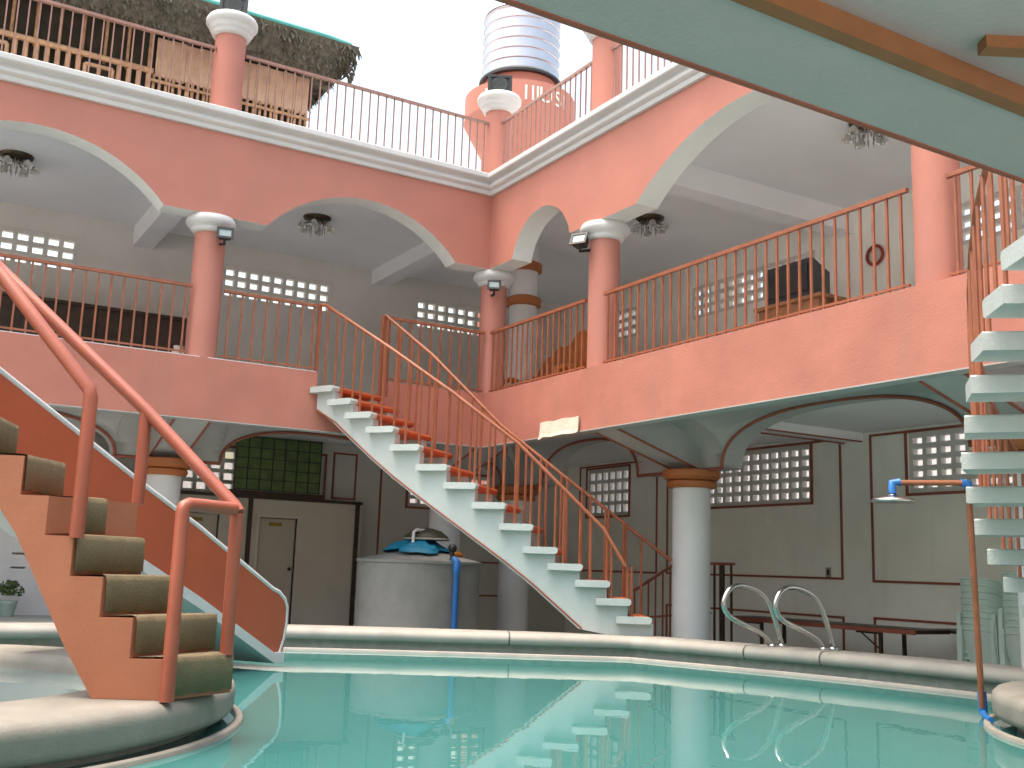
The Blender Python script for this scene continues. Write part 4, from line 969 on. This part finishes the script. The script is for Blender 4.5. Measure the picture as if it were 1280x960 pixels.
# roof: thick thatch hip
EX, EY = -1.83, .72
mb = MB()
def hip(x0, x1, y0, y1, z, rx0, rx1, ry, rz):
    return [(x0, y0, z), (x1, y0, z), (x1, y1, z), (x0, y1, z), (rx0, ry, rz), (rx1, ry, rz)]
up_ = hip(-11, EX, EY, 5.8, 7.86, -9, -4.2, 3.3, 8.65); lo_ = hip(-10.9, EX - .16, EY + .2, 5.6, 7.46, -9, -4.2, 3.3, 8.2)
F_ = [(0, 1, 5, 4), (1, 2, 5), (2, 3, 4, 5), (3, 0, 4)]
mb.add(up_, F_, THATCH); mb.add(lo_, [f[::-1] for f in F_], THATCH)
mb.add(up_[:4] + lo_[:4], [(0, 1, 5, 4), (1, 2, 6, 5), (2, 3, 7, 6), (3, 0, 4, 7)], THATCH)
rf = part('roof', mb, hut)
mb = MB()
def fringe(a, b, inn, nstr, z0, zr):
    a = Vector(a); b = Vector(b); inn = Vector(inn)
    for i in range(nstr):
        q = random.random(); p = a.lerp(b, q); dp = random.random()
        s0 = p + inn * dp * .22 + Vector((0, 0, z0 - .40 * dp)); L0 = random.uniform(.05, .15); w = random.uniform(.012, .035)
        t_ = (b - a).normalized() * w; e = s0 + Vector((random.uniform(-.06, .06), random.uniform(-.06, .06), -L0)) + inn * random.uniform(-.05, .1)
        mb.add([s0 - t_, s0 + t_, e + t_ * .3, e - t_ * .3], [(0, 1, 2, 3)], THATCH)
fringe((-10, EY, 0), (EX, EY, 0), (0, 1, 0), 2200, 7.86, .3); fringe((EX, EY, 0), (EX, 5.6, 0), (-1, 0, 0), 1000, 7.86, .3)
part('thatch_fringe', mb, rf)
mb = MB(); mb.tube([(-11, EY + .01, 7.885), (-2.3, EY + .01, 7.885), (-1.95, EY + .03, 7.87)], .03, CYAN, 8); part('tarp_sheet', mb, rf)

# water tower ------------------------------------------------------------------------------------
wt = thing('water_tower', (3.5, 5.3, -1.5), 'steel water tank on a salmon lettered tower behind the roof corner', 'water tower')
c = (3.52, 5.27, 0)
mb = MB(); mb.lathe([(.75, -1.5), (.75, 8.9), (1.14, 9.62), (1.14, 9.66)], c, PINK, 48); part('tower_shaft', mb, wt)
mb = MB(); mb.lathe([(1.13, 9.661), (1.13, 10.16), (1.06, 10.18), (1.06, 10.12), (.7, 10.12)], c, PINK, 64, False); rg = part('lettered_ring', mb, wt)
mb = MB(); mb.lathe([(.76, 10.12), (.76, 10.50)], c, PINK, 48); part('tank_base', mb, wt)
mb = MB(); mb.lathe([(.86, 10.501), (.86, 10.55), (.80, 10.56)], c, BLACK, 48, False); part('support_ring', mb, wt)
prof3 = [(.77, 10.56)]
z = 10.62
for i in range(6):
    prof3 += [(.785, z), (.785, z + .18), (.80, z + .19), (.80, z + .205), (.785, z + .215)]; z += .22
prof3 += [(.79, 11.97), (.76, 12.02), (.4, 12.08), (.05, 12.1)]
mb = MB(); mb.lathe(prof3, c, TSTEEL, 64, False); tkk = part('steel_tank', mb, wt)
mb = MB()
for zz in [10.62 + .22 * i + .197 for i in range(6)] + [11.965]:
    mb.lathe([(.801, zz - .008), (.806, zz), (.801, zz + .008)], c, mat('tank_band_dark', (.35, .25, .27), .5), 64, cap=False)
part('tank_band', mb, tkk)
def letter(ch, ang, zc, size, parent, r):
    cu = bpy.data.curves.new('letter', 'FONT'); cu.body = ch; cu.size = size; cu.align_x = 'CENTER'; cu.extrude = .012
    ob = bpy.data.objects.new('tmp', cu); COL.objects.link(ob)
    dg = bpy.context.evaluated_depsgraph_get(); me = bpy.data.meshes.new_from_object(ob.evaluated_get(dg)); bpy.data.objects.remove(ob)
    # text lies in XY facing +Z: stand it up facing outward at angle ang
    M = Matrix.Translation(Vector((c[0] + r * math.cos(ang), c[1] + r * math.sin(ang), zc))) @ Matrix.Rotation(ang + R(90), 4, 'Z') @ Matrix.Rotation(R(90), 4, 'X')
    me.transform(Matrix.Translation(-ORI[parent.name]) @ M); me.materials.clear(); me.materials.append(LETTER)
    o = bpy.data.objects.new('letter', me); COL.objects.link(o); o.parent = parent; ORI[o.name] = ORI[parent.name]
base = math.atan2(-12.4 - c[1], -6.97 - c[0])
for ch, off in (('1', -17), ('I', 6), ('l', 13), ('l', 18), ('U', 27), ('S', 42), ('I', -36), ('I', -30), ('I', 52)):
    letter(ch, base + R(off), 9.74, .44, wt, 1.128)

# far surroundings: neighbouring low wall outside the breeze windows
mb = MB(); mb.box(7.2, 7.4, -16, 12, -1.5, 3.4, WHITE); top('boundary_wall', mb, 'pale boundary wall seen through the lower right breeze windows', 'wall')
mb = MB(); mb.box(-14, 7.2, 8.6, 8.8, -1.5, 2.6, WHITE); top('boundary_wall', mb, 'pale boundary wall seen through the lower left breeze windows', 'wall')

# light ------------------------------------------------------------------------------------------
w = bpy.data.worlds.new('World'); scene.world = w; w.use_nodes = True
nt = w.node_tree; bg = nt.nodes['Background']; sky = nt.nodes.new('ShaderNodeTexSky'); sky.sky_type = 'NISHITA'; sky.sun_disc = False
SEL, SAZ = R(75), R(278)       # azimuth clockwise from +Y
sky.sun_elevation = SEL; sky.sun_rotation = SAZ; sky.air_density = 2.0; sky.dust_density = 8.0; sky.ozone_density = .3; sky.altitude = 10
nt.links.new(sky.outputs[0], bg.inputs[0]); bg.inputs[1].default_value = .15
sd = bpy.data.lights.new('sun', 'SUN'); sd.energy = .5; sd.angle = R(35); sd.color = (1, .985, .97)
so = bpy.data.objects.new('sun', sd); COL.objects.link(so); so.location = (0, 0, 30)
dv = Vector((math.sin(SAZ) * math.cos(SEL), math.cos(SAZ) * math.cos(SEL), math.sin(SEL)))
so.rotation_euler = dv.to_track_quat('Z', 'Y').to_euler()

# camera -----------------------------------------------------------------------------------------
cd = bpy.data.cameras.new('camera'); cam = bpy.data.objects.new('camera', cd); COL.objects.link(cam); scene.camera = cam
Rv = Vector((0.856222, -0.515550, 0.033045)); Uv = Vector((-0.116921, -0.131081, 0.984453)); Wv = Vector((0.503203, 0.846774, 0.172513))
M = Matrix.Identity(4)
for i in range(3): M[i][0] = Rv[i]; M[i][1] = Uv[i]; M[i][2] = -Wv[i]
M[0][3], M[1][3], M[2][3] = -6.965743, -12.443212, .66
cam.matrix_world = M
cd.sensor_width = 36; cd.lens = 1322.97 / 1280 * 36; cd.clip_end = 500; cd.clip_start = .05

scene.view_settings.view_transform = 'Standard'; scene.view_settings.look = 'None'; scene.view_settings.gamma = 1; scene.view_settings.use_curve_mapping = False
scene.view_settings.exposure = 1.5
scene.cycles.max_bounces = 10; scene.cycles.diffuse_bounces = 6; scene.cycles.glossy_bounces = 4; scene.cycles.use_denoising = True
scene.cycles.caustics_reflective = False; scene.cycles.caustics_refractive = False
